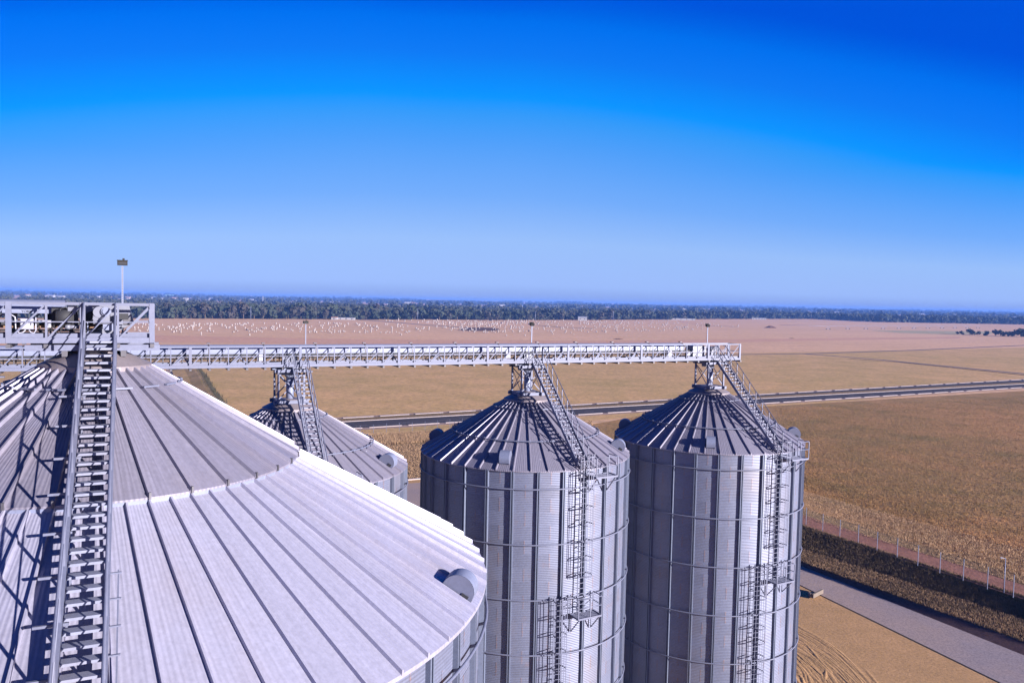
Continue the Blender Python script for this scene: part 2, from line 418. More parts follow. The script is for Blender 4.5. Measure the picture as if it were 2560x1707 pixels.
# dual carriageway, built along its own direction
fk = [ground_at(900, 1043), ground_at(1160, 1028), ground_at(1940, 985.5), ground_at(2560, 948.5)]
md = [ground_at(900, 1054.5), ground_at(1160, 1037.5), ground_at(1940, 994), ground_at(2560, 960.5)]
nk = [ground_at(900, 1070), ground_at(1140, 1055), ground_at(2032, 998.8), ground_at(2560, 968.5)]
def line_fit(P):
    x = np.array([p.x for p in P]); y = np.array([p.y for p in P]); k, c = np.polyfit(x, y, 1); return k, c
kf, cf = line_fit(fk); km, cm = line_fit(md); kn, cn = line_fit(nk)
def on(k, c, x, off=0.0):
    n = math.hypot(1, k); return Vector((x - k / n * off, k * x + c + off / n, 0))
XS = [-70, -40, -10, 20, 60, 100, 150, 220, 320, 450]
def road_strip(name, la, lb, mat, z):
    A = [on(la[0], la[1], x, la[2]) for x in XS]; B = [on(lb[0], lb[1], x, lb[2]) for x in XS]; n = len(XS)
    me = bpy.data.meshes.new(name); me.from_pydata([(p.x, p.y, z) for p in A + B], [], [(i, n + i, n + i + 1, i + 1) for i in range(n - 1)])
    me.materials.append(mat); me.update()
    if me.polygons[0].normal.z < 0: me.flip_normals()
    return tag(link_mesh(name, me), kind='structure')
road_strip('road_shoulder', (kf, cf, 2.2), (kn, cn, -2.6), M_SHOULD, .0)
road = road_strip('road', (kf, cf, 0), (kn, cn, 0), M_ASPH, .008)
road_strip('road_median', (km, cm, 5.4), (km, cm, 1.3), M_VERGE, .016)
# kerb stones with drop gaps, each its own piece; the median kerb runs unbroken
def kerb_row(k, c, pitch, gap, w, off, h=.12, x0=-60, x1=330, name='kerb'):
    n = math.hypot(1, k); L = (pitch - gap)
    mb = MB(); mb.prism([(-w / 2, 0), (w / 2, 0), (w / 2, h * .8), (w / 2 - .05, h), (-w / 2 + .05, h), (-w / 2, h * .8)], -L / 2, L / 2)
    me = mb.mesh(name, M_KERB); fix_normals(me)
    x = x0; ang = math.atan2(k, 1) - PI / 2
    while x < x1:
        p = on(k, c, x, off)
        o = link_mesh(name, me, road, loc=(p.x, p.y, .004), rot=(0, 0, ang)); x += pitch / n
kerb_row(kf, cf, 9.2, 1.6, .55, .3)
kerb_row(kn, cn, 9.2, 1.6, .55, -.3)
kerb_row(km, cm, 9.0, .04, .5, .6)
# lane dashes
dm = MB()
for x in range(-60, 330, 9):
    for (k, c, o1) in ((kn, cn, 3.6),):
        a = on(k, c, x, o1); b2 = on(k, c, x + 2.6, o1); d = (b2 - a).normalized(); nn = Vector((-d.y, d.x, 0)) * .07
        dm.add([a - nn, b2 - nn, b2 + nn, a + nn], [(0, 1, 2, 3)])
dm.v = [(x, y, .013) for x, y, z in dm.v]
tag(dm.build('lane_marking', M_KERB, road))

# gravel tracks
trk = [ground_at(*p) for p in [(2900, 851), (2560, 863), (2270, 876), (2023, 884), (1850, 886), (1500, 893), (1000, 902), (600, 909), (440, 913), (200, 914), (-400, 912)]]
ribbon('track', trk, 4.6, M_TRACK, -.010)
br = [ground_at(*p) for p in [(2010, 884.5), (2060, 888), (2200, 899), (2560, 934), (2800, 960)]]
ribbon('track', br, [4.5, 4.5, 4.5, 4.8, 5], M_TRACK, -.004)
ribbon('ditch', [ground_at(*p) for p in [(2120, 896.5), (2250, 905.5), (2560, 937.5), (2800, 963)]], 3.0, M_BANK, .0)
ribbon('track', [ground_at(*p) for p in [(880, 797.5), (960, 803.5), (1050, 811), (1150, 818), (1190, 819.5)]], 9, M_TRACK, -.012)
ribbon('track', [ground_at(*p) for p in [(1340, 813), (1400, 817.5), (1480, 821)]], 8, M_TRACK, -.012)
ribbon('track', [ground_at(*p) for p in [(1745, 813.5), (1800, 815), (1843, 816.5)]], 10, M_TRACK, -.012)
ribbon('track', [ground_at(*p) for p in [(1700, 803), (1712, 806), (1740, 810), (1760, 812)]], 7, M_STUB, -.008)
# access road on the left with its shoulder and the ditch bank beside it
la = [(432, 912), (427, 921), (424, 960), (420, 1010), (410, 1100)]; lb = [(458, 912), (463, 922), (484, 963), (512, 1020), (560, 1110)]
strip('access_road', la, lb, M_ASPH, .006)
strip('road_shoulder', lb, [(469, 912), (475, 922), (498, 963), (530, 1020), (585, 1110)], M_SHOULD, .004)
strip('road_shoulder', [(424, 912), (417, 921), (410, 960), (400, 1010), (385, 1100)], la, M_SHOULD, .002)
def ridge(name, pts, prof, mat, z=0.0):
    """bank: profile [(offset, height)] swept along world points"""
    n = len(pts); m = len(prof); V = []
    for i, p in enumerate(pts):
        d = pts[min(i + 1, n - 1)] - pts[max(i - 1, 0)]; d.z = 0; d.normalize(); nr = Vector((d.y, -d.x, 0))
        for o, h in prof:
            V.append(tuple(Vector((p.x, p.y, z)) + nr * o + Vector((0, 0, h))))
    Fc = [(i * m + j, i * m + j + 1, (i + 1) * m + j + 1, (i + 1) * m + j) for i in range(n - 1) for j in range(m - 1)]
    me = bpy.data.meshes.new(name); me.from_pydata(V, [], Fc); me.materials.append(mat); me.update()
    if me.polygons[0].normal.z < 0: me.flip_normals()
    return tag(link_mesh(name, me), kind='structure')
dpts = [ground_at(*p) for p in [(492, 924), (508, 946), (522, 972), (541, 1000), (575, 1050)]]
dpts = [dpts[0].lerp(dpts[1], k / 4) for k in range(4)] + [dpts[1].lerp(dpts[2], k / 4) for k in range(4)] + [dpts[2].lerp(dpts[3], k / 4) for k in range(4)] + [dpts[3].lerp(dpts[4], k / 4) for k in range(5)]
ridge('ditch_bank', dpts, [(-1.5, 0), (-.9, .25), (-.1, 1.0), (.3, 1.1)], M_BANK, -.02)  # side away from the sun: its shade put into a darker grass colour
ridge('ditch_bank', dpts, [(.3, 1.1), (1.6, 1.0), (4.5, .45), (9, 0)], M_MID, -.02)
strip('road_verge', [(470, 912), (476, 922), (499, 963), (531, 1020), (586, 1110)], [(489, 912), (494, 922), (520, 963), (556, 1020), (612, 1110)], M_GREENVERGE, .0)

# ground right of the silos: yard, concrete road, brick slope, verge, dark bank, dirt path, in steps that rise to the fence
def px_line(a, b, n=8, ext=(0.0, 0.0)):
    return [(a[0] + (b[0] - a[0]) * t, a[1] + (b[1] - a[1]) * t) for t in np.linspace(-ext[0], 1 + ext[1], n)]
E0 = dict(n=14, ext=(.7, .5))
l_slab0 = px_line((1992, 1457), (2480, 1695), **E0)
l_slab1 = px_line((1996, 1411), (2560, 1637), **E0)
slab = strip('concrete_road', l_slab0, l_slab1, M_SLAB, .05)
yard = poly_sheet('yard', [(300, 1250), (960, 1205), (1500, 1150), (1700, 1318), (1992, 1457), (2480, 1695), (2900, 1900), (2900, 2600), (-400, 2600), (-400, 1300)], M_YARD, .0)
# wheel ruts: low sand ridges in arcs where lorries have turned
rc = ground_at(1940, 1690); rv_ = []; rf_ = []; ro_ = random.Random(4)
for k in range(70):
    rr_ = 1.2 + ro_.random() ** .8 * 5.2; a0_ = rad(ro_.uniform(-60, 20)); a1_ = a0_ + rad(ro_.uniform(35, 90)); w_ = ro_.uniform(.10, .22); h_ = ro_.uniform(.015, .045)
    cx_, cy_ = rc.x + ro_.uniform(-1.2, 1.2), rc.y + ro_.uniform(-1.2, 1.2); n_ = 26; b_ = len(rv_); dr_ = ro_.uniform(-1.2, 1.2); ph_ = ro_.uniform(0, 6)
    for i in range(n_ + 1):
        t_ = i / n_; a_ = a0_ + (a1_ - a0_) * t_; r2 = rr_ + dr_ * t_ * t_ + .06 * math.sin(9 * a_ + ph_); e_ = math.sin(PI * t_) ** .5
        for dd, hh in ((-w_, 0), (-w_ * .2, h_ * e_ * ro_.uniform(.7, 1.2)), (w_ * .3, h_ * e_), (w_, 0)):
            rv_.append((cx_ + (r2 + dd) * math.cos(a_), cy_ + 1.9 * (r2 + dd) * math.sin(a_), .004 + hh))
    for i in range(n_):
        for q in range(3): rf_.append((b_ + i * 4 + q, b_ + i * 4 + q + 1, b_ + i * 4 + q + 5, b_ + i * 4 + q + 4))
tag(bulk('wheel_ruts', rv_, rf_, M_YARD), 'curved wheel ruts pressed into the sandy yard', 'ruts', kind='stuff')
pad = poly_sheet('concrete_pad', [(700, 1235), (950, 1213), (1260, 1190), (1500, 1400), (1500, 1800), (700, 1800)], M_SLAB, .02)
def terrace(name, pa, za, pb, zb, mat, sub=1):
    A = [ground_at(x, y, za) for x, y in pa]; B = [ground_at(x, y, zb) for x, y in pb]
    V = []; n = len(A)
    for i in range(n):
        for k in range(sub + 1):
            p = A[i].lerp(B[i], k / sub); V.append(tuple(p))
    m = sub + 1
    Fc = [(i * m + k, i * m + k + 1, (i + 1) * m + k + 1, (i + 1) * m + k) for i in range(n - 1) for k in range(sub)]
    me = bpy.data.meshes.new(name); me.from_pydata(V, [], Fc); me.materials.append(mat); me.update()
    if me.polygons[0].normal.z < 0: me.flip_normals()
    return tag(link_mesh(name, me), kind='structure')
l_br1 = px_line((1996, 1399), (2560, 1604), **E0)
l_bank0 = px_line((1998, 1362), (2560, 1542), **E0)
l_bank1 = px_line((2000, 1315), (2560, 1497), **E0)
l_path1 = px_line((2003, 1285), (2560, 1462), **E0)
l_out = px_line((2006, 1270), (2560, 1440), **E0)
terrace('brick_slope', l_slab1, .05, l_br1, .45, M_DRAIN)
terrace('verge', l_br1, .45, l_bank0, .50, M_VERGE, 3)
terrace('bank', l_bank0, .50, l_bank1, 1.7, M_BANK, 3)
terrace('dirt_path', l_bank1, 1.7, l_path1, 1.6, M_DIRT, 3)
terrace('field_edge', l_path1, 1.6, l_out, 1.2, M_VERGE, 2)
terrace('field_edge', l_out, 1.2, px_line((2012, 1225), (2560, 1380), **E0), 0.0, M_NEAR, 3)
# far patches and mounds
poly_sheet('burnt_patch', [(1143, 825), (1160, 820), (1200, 818), (1240, 820), (1252, 824), (1235, 827), (1180, 827.5)], M_BURNT, -.005)
def mound(name, px, py, rx, ry, h, mat, label, cat):
    c = ground_at(px, py); V = [(0, 0, h)]; Fc = []; n = 14
    for j, (s_, hh) in enumerate(((.35, .8), (.7, .4), (1, 0))):
        for k in range(n):
            a = 2 * PI * k / n; q = s_ * R.uniform(.88, 1.12); V.append((rx * q * math.cos(a), ry * q * math.sin(a), h * hh * R.uniform(.8, 1.15)))
    for k in range(n): Fc.append((0, 1 + k, 1 + (k + 1) % n))
    for j in range(2):
        for k in range(n): a = 1 + j * n + k; b_ = 1 + j * n + (k + 1) % n; Fc.append((a, a + n, b_ + n, b_))
    me = bpy.data.meshes.new(name); me.from_pydata(V, [], Fc); me.materials.append(mat); me.update()
    return tag(link_mesh(name, me, loc=(c.x, c.y, -.03)), label, cat)
mound('dirt_mound', 1926, 819.5, 8.5, 6, 3.0, M_BURNT, 'dark earth mound in the bare field beyond the third silo', 'mound')
mound('dirt_mound', 1545, 848, 4.5, 2.5, .7, M_BURNT, 'low reddish earth heap on the stubble behind the conveyor', 'mound')
mound('dirt_mound', 1980, 846, 3.0, 2.0, .6, M_VERGE, 'small grassy hump on the pale field right of the conveyor end', 'mound')

# ------------------------------------------------------------------ silos
ROW = rad(25.3)
def sheet_mesh(name, Rw, a0, a1, h, mat, seg=6, lip=.004):
    """curved corrugated wall sheet, bottom at z=0, with UVs"""
    V = []; Fc = []; UV = []
    for i in range(seg + 1):
        a = a0 + (a1 - a0) * i / seg; r = Rw + (lip if i == 0 else 0.0)
        for z in (0.0, h): V.append((r * math.sin(a), -r * math.cos(a), z))
    for i in range(seg): Fc.append((2 * i, 2 * i + 2, 2 * i + 3, 2 * i + 1))
    me = bpy.data.meshes.new(name); me.from_pydata(V, [], Fc); me.materials.append(mat)
    uv = me.uv_layers.new(name='UVMap')
    for i in range(seg):
        for k, (a, b_) in enumerate(((i, 0), (i + 1, 0), (i + 1, 1), (i, 1))): uv.data[i * 4 + k].uv = (a / seg, b_)
    me.polygons.foreach_set('use_smooth', [True] * seg); me.update()
    return me

def roof_panel_mesh(name, r0, z0, r1, z1, half, mat, rib_h, rib_w, upstand=0.0, droop=.06):
    """flat roof sheet of one sector with a standing rib along its left edge, lower edge folded down"""
    n = 5; V = []; UV = []; Fc = []
    def pt(r, z, t, lift=0.0, off=0.0):
        a = t * half
        return (r * math.sin(a) + off, -r * math.cos(a), z + lift)
    sl = (z1 - z0) / (r1 - r0)
    for j, (r, z) in enumerate(((r0, z0), ((r0 + r1) / 2, (z0 + z1) / 2), (r1, z1))):
        for i in range(n): V.append(pt(r, z, -1 + 2 * i / (n - 1))); UV.append((i / (n - 1), j / 2))
    for j in range(2):
        for i in range(n - 1): Fc.append((j * n + i, (j + 1) * n + i, (j + 1) * n + i + 1, j * n + i + 1))
    # folded drip edge
    b = len(V)
    for i in range(n): V.append(pt(r1, z1 - droop, -1 + 2 * i / (n - 1))); UV.append((i / (n - 1), 1))
    for i in range(n - 1): Fc.append((2 * n + i, b + i, b + i + 1, 2 * n + i + 1))
    # rib: trapezoid section along the left edge
    b = len(V)
    for r, z in ((r0, z0), (r1 + .02, z1 + sl * .02)):
        a = -half; cx, cy = r * math.sin(a), -r * math.cos(a); tx, ty = math.cos(a), math.sin(a)
        for o, h in ((-rib_w, -.01), (-rib_w * .55, rib_h), (rib_w * .55, rib_h), (rib_w, -.01)):
            V.append((cx + tx * o, cy + ty * o, z + h)); UV.append((.5, .5))
    for k in range(3): Fc.append((b + k, b + 4 + k, b + 5 + k, b + 1 + k))
    Fc.append((b, b + 1, b + 2, b + 3)); Fc.append((b + 7, b + 6, b + 5, b + 4))
    if upstand:
        b = len(V)
        for r, h in ((r0 + .015, 0.0), (r0 + .004, upstand)):
            for i in range(n): V.append(pt(r, z0, -1 + 2 * i / (n - 1), h)); UV.append((.5, .5))
        for i in range(n - 1): Fc.append((b + i, b + i + 1, b + n + i + 1, b + n + i))
    me = bpy.data.meshes.new(name); me.from_pydata(V, [], Fc); me.materials.append(mat)
    uv = me.uv_layers.new(name='UVMap')
    for l in me.loops: uv.data[l.index].uv = UV[l.vertex_index]
    me.update(); return me

def ring_pts(r, z, n=84, a0=0, a1=2 * PI): return [(r * math.sin(a0 + (a1 - a0) * k / n), -r * math.cos(a0 + (a1 - a0) * k / n), z) for k in range(n)]

def stair(parent, x0, y_top, z_top, y_bot, z_bot, w, n, rail_h=1.05, name='stair', post_every=3, sw=.045):
    st = empty(name, (x0, 0, 0), 0, parent)
    a = Vector((0, y_top, z_top)); b = Vector((0, y_bot, z_bot)); d = b - a
    td = abs(y_bot - y_top) / n
    tm = MB()
    tdp = min(.27, td * .80)
    tm.box((0, 0, 0), (w - .03, tdp, .018)); tm.box((0, -tdp / 2 - .006, -.018), (w - .03, .012, .054)); tm.box((0, tdp / 2 + .006, -.018), (w - .03, .012, .054))
    me = tm.mesh('tread', M_TREAD)
    for k in range(n + 1):
        p = a + d * (k / n); link_mesh('tread', me, st, loc=tuple(p))
    for s in (-1, 1):
        x = s * (w / 2 + sw / 2)
        MB().bar(a + Vector((x, .1, .06)), b + Vector((x, -.1, -.02)), sw, .20).build('stringer', M_STEEL, st)
        up = Vector((x, 0, 0))
        e = .25
        MB().tube([a + up + Vector((0, e, rail_h)), a + up + Vector((0, 0, rail_h)), b + up + Vector((0, 0, rail_h)), b + up + Vector((0, -.2, rail_h - .05))], .024, 8).build('handrail', M_STEEL, st)
        MB().tube([a + up + Vector((0, 0, rail_h * .55)), b + up + Vector((0, 0, rail_h * .55))], .017, 6).build('mid_rail', M_STEEL, st)
        pm = MB().box((0, 0, rail_h / 2), (.04, .05, rail_h)).mesh('rail_post', M_STEEL)
        npst = max(2, n // post_every)
        for k in range(npst + 1):
            p = a + d * (k / npst); link_mesh('rail_post', pm, st, loc=(x, p.y, p.z))
    return st

def roof_vent(parent, az, r, z, slope, wdt=.56, rv=.44):
    """half drum exhaust hood: two flat half-round ends, curved cover, open underside slot"""
    v = empty('roof_vent', (r * math.sin(az), -r * math.cos(az), z), az, parent)
    # local: x tangential, y inwards; outward is -y ; tilt with the roof
    v.rotation_euler = (slope, 0, az)
    n = 12; cov = MB()
    prof = [(rv * math.cos(PI * k / n), rv * math.sin(PI * k / n) + .10) for k in range(n + 1)]
    V = [(-wdt / 2, y, zz_) for y, zz_ in prof] + [(wdt / 2, y, zz_) for y, zz_ in prof]
    cov.add(V, [(k, k + 1, n + 2 + k, n + 1 + k) for k in range(n)], True)
    cov.build('hood_cover', M_COVER, v)
    for s in (-1, 1):
        x = s * (wdt / 2 - .004)
        pl = MB(); pts = [(x, y * .985, (zz_ - .1) * .985 + .1) for y, zz_ in prof] + [(x, -rv * .985, 0.02), (x, rv * .985, .02)]
        pl.add(pts, [tuple(range(len(pts)))]); pl.build('side_plate', M_STEEL, v)
    MB().box((0, 0, .03), (wdt - .02, 2 * rv * .9, .10)).build('vent_base', M_STEEL, v)
    MB().box((-wdt / 2 - .012, -rv * .50, .085), (.02, .20, .13)).build('intake_slot', M_BLACK, v)
    return v

def ladder(parent, az, Rw, z0, z1, cage=True):
    ld = empty('caged_ladder', (0, 0, 0), az, parent)
    y = -(Rw + .24)
    for s in (-1, 1): MB().box((s * .23, y, (z0 + z1) / 2), (.05, .04, z1 - z0)).build('ladder_rail', M_STEEL, ld)
    rm = MB().bar((-.22, 0, 0), (.22, 0, 0), .028, .028).mesh('rung', M_STEEL)
    k = z0 + .2
    while k < z1 - .1:
        link_mesh('rung', rm, ld, loc=(0, y, k)); k += .30
    bm_ = MB().bar((-.23, 0, 0), (-.23, .24, 0), .04, .04).bar((.23, 0, 0), (.23, .24, 0), .04, .04).mesh('wall_bracket', M_STEEL)
    k = z0 + .6
    while k < z1 - .8:
        link_mesh('wall_bracket', bm_, ld, loc=(0, y, k)); k += 1.55
    if cage:
        pts = [(-.25, 0, 0)] + [(.38 * math.cos(PI + PI * t / 8), -.38 + .38 * math.sin(PI + PI * t / 8) , 0) for t in range(9)] + [(.25, 0, 0)]
        hm = MB()
        for i in range(len(pts) - 1): hm.bar(pts[i], pts[i + 1], .012, .06)
        hme = hm.mesh('cage_hoop', M_STEEL)
        k = z0 + 2.3
        hz = []
        while k < z1:
            link_mesh('cage_hoop', hme, ld, loc=(0, y, k)); hz.append(k); k += .95
        for t in (1, 3, 4, 5, 7):
            p = pts[t + 1]
            MB().bar((p[0], y + p[1], z0 + 2.2), (p[0], y + p[1], z1 + .1), .035, .012).build('cage_strap', M_STEEL, ld)
    return ld

def platform(parent, az, Rw, z, x0, x1, depth=.85, rail=1.1, open_at=None):
    """bracket platform on the wall: deck, toe boards, guard rails, knee braces"""
    pf = empty('wall_platform', (0, 0, 0), az, parent)
    y0 = -(Rw + .08); y1 = -(Rw + .08 + depth)
    dk = MB(); nb = 10
    for k in range(nb): dk.box(((x0 + x1) / 2, y0 + (y1 - y0) * (k + .5) / nb, z), (x1 - x0, depth / nb * .6, .04))
    dk.build('deck_grating', M_STEEL, pf)
    fr = MB()
    for a, b in (((x0, y0), (x0, y1)), ((x0, y1), (x1, y1)), ((x1, y1), (x1, y0)), ((x0, y0), (x1, y0))): fr.bar((a[0], a[1], z), (b[0], b[1], z), .05, .10)
    fr.build('deck_frame', M_STEEL, pf)
    pm = MB().box((0, 0, rail / 2), (.045, .045, rail)).mesh('rail_post', M_STEEL)
    for x, y in ((x0, y0), (x0, y1), (x1, y1), (x1, y0), ((x0 + x1) / 2, y1)): link_mesh('rail_post', pm, pf, loc=(x, y, z))
    for h in (rail, rail * .55):
        g_ = MB()
        for a, b in (((x0, y0), (x0, y1)), ((x0, y1), (x1, y1)), ((x1, y1), (x1, y0))): g_.tube([(a[0], a[1], z + h), (b[0], b[1], z + h)], .024, 6)
        g_.build('guard_rail', M_STEEL, pf)
    for x in (x0 + .1, x1 - .1):
        MB().bar((x, y1 + .05, z - .05), (x, y0, z - .95), .05, .05).build('knee_brace', M_STEEL, pf)
        MB().bar((x, y0 + .02, z - 1.0), (x, y0 + .02, z), .05, .05).build('wall_post', M_STEEL, pf)
    return pf

def support_frame(parent, z0, z1, a=.68):
    t = empty('support_frame', (0, 0, 0), 0, parent)
    for sx in (-1, 1):
        for sy in (-1, 1):
            MB().box((sx * a, sy * a, (z0 + z1) / 2), (.10, .10, z1 - z0)).build('leg', M_STEEL, t)
    for s in (-1, 1):
        MB().box((0, s * a, z0 - .02), (2 * a + .5, .14, .20)).build('base_beam', M_STEEL, t)
        MB().box((s * a, 0, z0 + .003), (.14, 2 * a + .5, .20)).build('base_beam', M_STEEL, t)
        MB().box((0, s * a, z1 - .06), (2 * a + .4, .12, .16)).build('top_beam', M_STEEL, t)
        MB().box((s * a, 0, z1 - .056), (.12, 2 * a + .4, .16)).build('top_beam', M_STEEL, t)
    for s in (-1, 1):
        for q in (-1, 1):
            MB().bar((-q * a, s * (a + .03 * q), z0 + .15), (q * a, s * (a + .03 * q), z1 - .2), .06, .012, (0, 1, 0)).build('brace', M_STEEL, t)
            MB().bar((s * (a + .03 * q), -q * a, z0 + .15), (s * (a + .03 * q), q * a, z1 - .2), .06, .012, (1, 0, 0)).build('brace', M_STEEL, t)
    if z1 - z0 > 1:
        sp = MB(); sp.cyl((.05, 0, z0 - .4), (.05, 0, z1 - .35), .21, 14); sp.cyl((.05, 0, z0 + .0), (.05, 0, z0 + .06), .28, 14); sp.cyl((.05, 0, z1 - .42), (.05, 0, z1 - .36), .28, 14)
        sp.build('spout_pipe', M_COVER, t)
        MB().box((-.15, 0, z1 - .20), (.75, .45, .25)).build('slide_gate', M_STEEL, t)
        MB().box((.85, -.1, z1 - .16), (.75, .28, .06)).build('gate_rail', M_STEEL, t)
    return t

VENT_AZ = [rad(a) - ROW for a in (-11.8, 78.2, 168.2, 258.2)]

def make_silo_b():
    """smaller back-row silo: local -y points down the stair, x along the row"""
    root = empty('grain_silo', (0, 0, 0), ROW)
    Rw, Re = 6.37, 6.505; ze = CAM_H - 9.306; hs = .775; NC = 21; NSt = 28
    dl = 2 * PI / NSt; ph = rad(-21.2) - ROW * 0  # stiffener phase (set below)
    ph = PH_B
    me = sheet_mesh('wall_sheet', Rw, -dl - .004, dl + .004, hs + .012, M_WALL)
    me2 = sheet_mesh('wall_sheet', Rw + .005, -dl - .004, dl + .004, hs + .012, M_WALL)
    for c in range(NC):
        for k in range(NSt // 2):
            az = ph + dl * (2 * k + .5 + (c % 2))
            link_mesh('wall_sheet', me if c % 2 else me2, root, loc=(0, 0, ze - hs * (c + 1)), rot=(0, 0, az))
    zb = ze - hs * NC
    lw = MB(); n = 56
    V = [(Rw * math.sin(2 * PI * k / n), -Rw * math.cos(2 * PI * k / n), z) for z in (0, zb + .01) for k in range(n)]
    lw.add(V, [(k, (k + 1) % n, n + (k + 1) % n, n + k) for k in range(n)], True); lw.build('lower_wall', M_STIFF, root)
    sm = MB().prism([(-.095, 0), (-.085, -.15), (-.03, -.15), (-.03, -.03), (.03, -.03), (.03, -.15), (.085, -.15), (.095, 0)], 0, 1)
    sm.v = [(x, z, y * (ze - .02)) for x, y, z in sm.v]
    sme = sm.mesh('stiffener', M_STIFF); fix_normals(sme)
    for k in range(NSt):
        az = ph + dl * k; r = Rw + .004
        link_mesh('stiffener', sme, root, loc=(r * math.sin(az), -r * math.cos(az), 0), rot=(0, 0, az))
    for k in range(6):
        z = ze - 1.0 - 3.1 * k
        MB().tube(ring_pts(Rw + .17, z), .042, 6, closed=True).build('wind_ring', M_STEEL, root)
    # roof
    NR = 42; r0 = 1.15; z0 = ze + .6 * (Re - r0); half = PI / NR
    pm = roof_panel_mesh('roof_panel', r0, z0, Re, ze, half, M_ROOF, .11, .045)
    for k in range(NR): link_mesh('roof_panel', pm, root, rot=(0, 0, PHR_B + (2 * k + 1) * half))
    cap = MB(); n = 28
    prof = ((1.42, z0 - .12), (1.42, z0 + .02), (.95, z0 + .26), (.60, z0 + .28), (.60, z0 + .45), (.1, z0 + .5))
    V = [(r * math.sin(2 * PI * k / n), -r * math.cos(2 * PI * k / n), z) for r, z in prof for k in range(n)]
    cap.add(V, [(j * n + k, j * n + (k + 1) % n, (j + 1) * n + (k + 1) % n, (j + 1) * n + k) for j in range(len(prof) - 1) for k in range(n)])
    cap.build('roof_cap', M_CAP, root)
    rr = 4.6; zr = ze + .6 * (Re - rr) + .17
    MB().tube(ring_pts(rr, zr), .035, 6, closed=True).build('pipe_ring', M_STEEL, root)
    cm_ = MB().tube([(-.05, 0, -.13), (-.05, 0, .05), (0, 0, .085), (.05, 0, .05), (.05, 0, -.13)], .022, 5).mesh('ring_clip', M_STEEL)
    for k in range(NR):
        az = PHR_B + 2 * k * half; link_mesh('ring_clip', cm_, root, loc=(rr * math.sin(az), -rr * math.cos(az), zr), rot=(0, 0, az))
    zm = MB().bar((-.26, 0, 0), (.26, 0, 0), .05, .05).mesh('tie_bar', M_STEEL)
    rt_ = 2.05; zt = ze + .6 * (Re - rt_) + .12
    for k in range(0, NR, 2):
        az = PHR_B + (2 * k + 1) * half; link_mesh('tie_bar', zm, root, loc=(rt_ * math.sin(az), -rt_ * math.cos(az), zt), rot=(0, 0, az))
    sl = math.atan(.6)
    for az in VENT_AZ:
        r = 5.75; roof_vent(root, az, r, ze + .6 * (Re - r) + .01, sl)
    support_frame(root, z0 + .36, CAM_H - 3.98)
    stair(root, .42, -.66, CAM_H - 3.86, -6.42, ze + .30, .66, 27)
    MB().bar((.02, -6.35, ze + .25), (.02, -6.35, ze - .02), .06, .06).bar((.82, -6.35, ze + .25), (.82, -6.35, ze - .02), .06, .06).build('stair_foot', M_STEEL, root)
    azl = math.asin(.40 / Rw)
    ladder(root, azl, Rw, ze - 8.1, ze + .9)
    platform(root, azl, Rw + .02, ze - .35, .36, 1.80)
    platform(root, azl, Rw + .02, ze - 8.15, -.60, .95)
    az2 = math.asin(-.95 / Rw)
    ladder(root, az2, Rw, max(.2, ze - 17), ze - 7.0)
    platform(root, az2, Rw + .02, ze - 16.2, -.2, 1.3)
    return root, ze

PH_B = rad(.0); PHR_B = rad(.0)
C2 = Vector((.97, 49.725, 0)); C1 = Vector((-12.20, 43.605, 0)); C3 = Vector((13.967, 55.974, 0)); C0 = C1 - (C2 - C1)
# phases so that stiffeners and ribs fall where the photo shows them on the middle silo
PH_B = math.atan2(0.21, 1) * 0 + rad(-7.0) - ROW
PHR_B = rad(-6.6) - ROW
silo2, ZE = make_silo_b()
silo2.location = C2
kids = children_of()
tag(silo2, 'middle grey corrugated silo with ribbed cone roof, roof stair and caged ladder', 'silo', 'grain silos in the back row')
for c, lab in ((C1, 'grey grain silo half hidden behind the big near roof, its upper wall showing beside it'), (C3, 'grey corrugated grain silo at the free end of the overhead conveyor, farthest of its row'), (C0, 'silo almost wholly hidden behind the big near roof, at the edge of the picture')):
    s_ = copy_tree(silo2, kids); s_.location = c; s_['label'] = lab

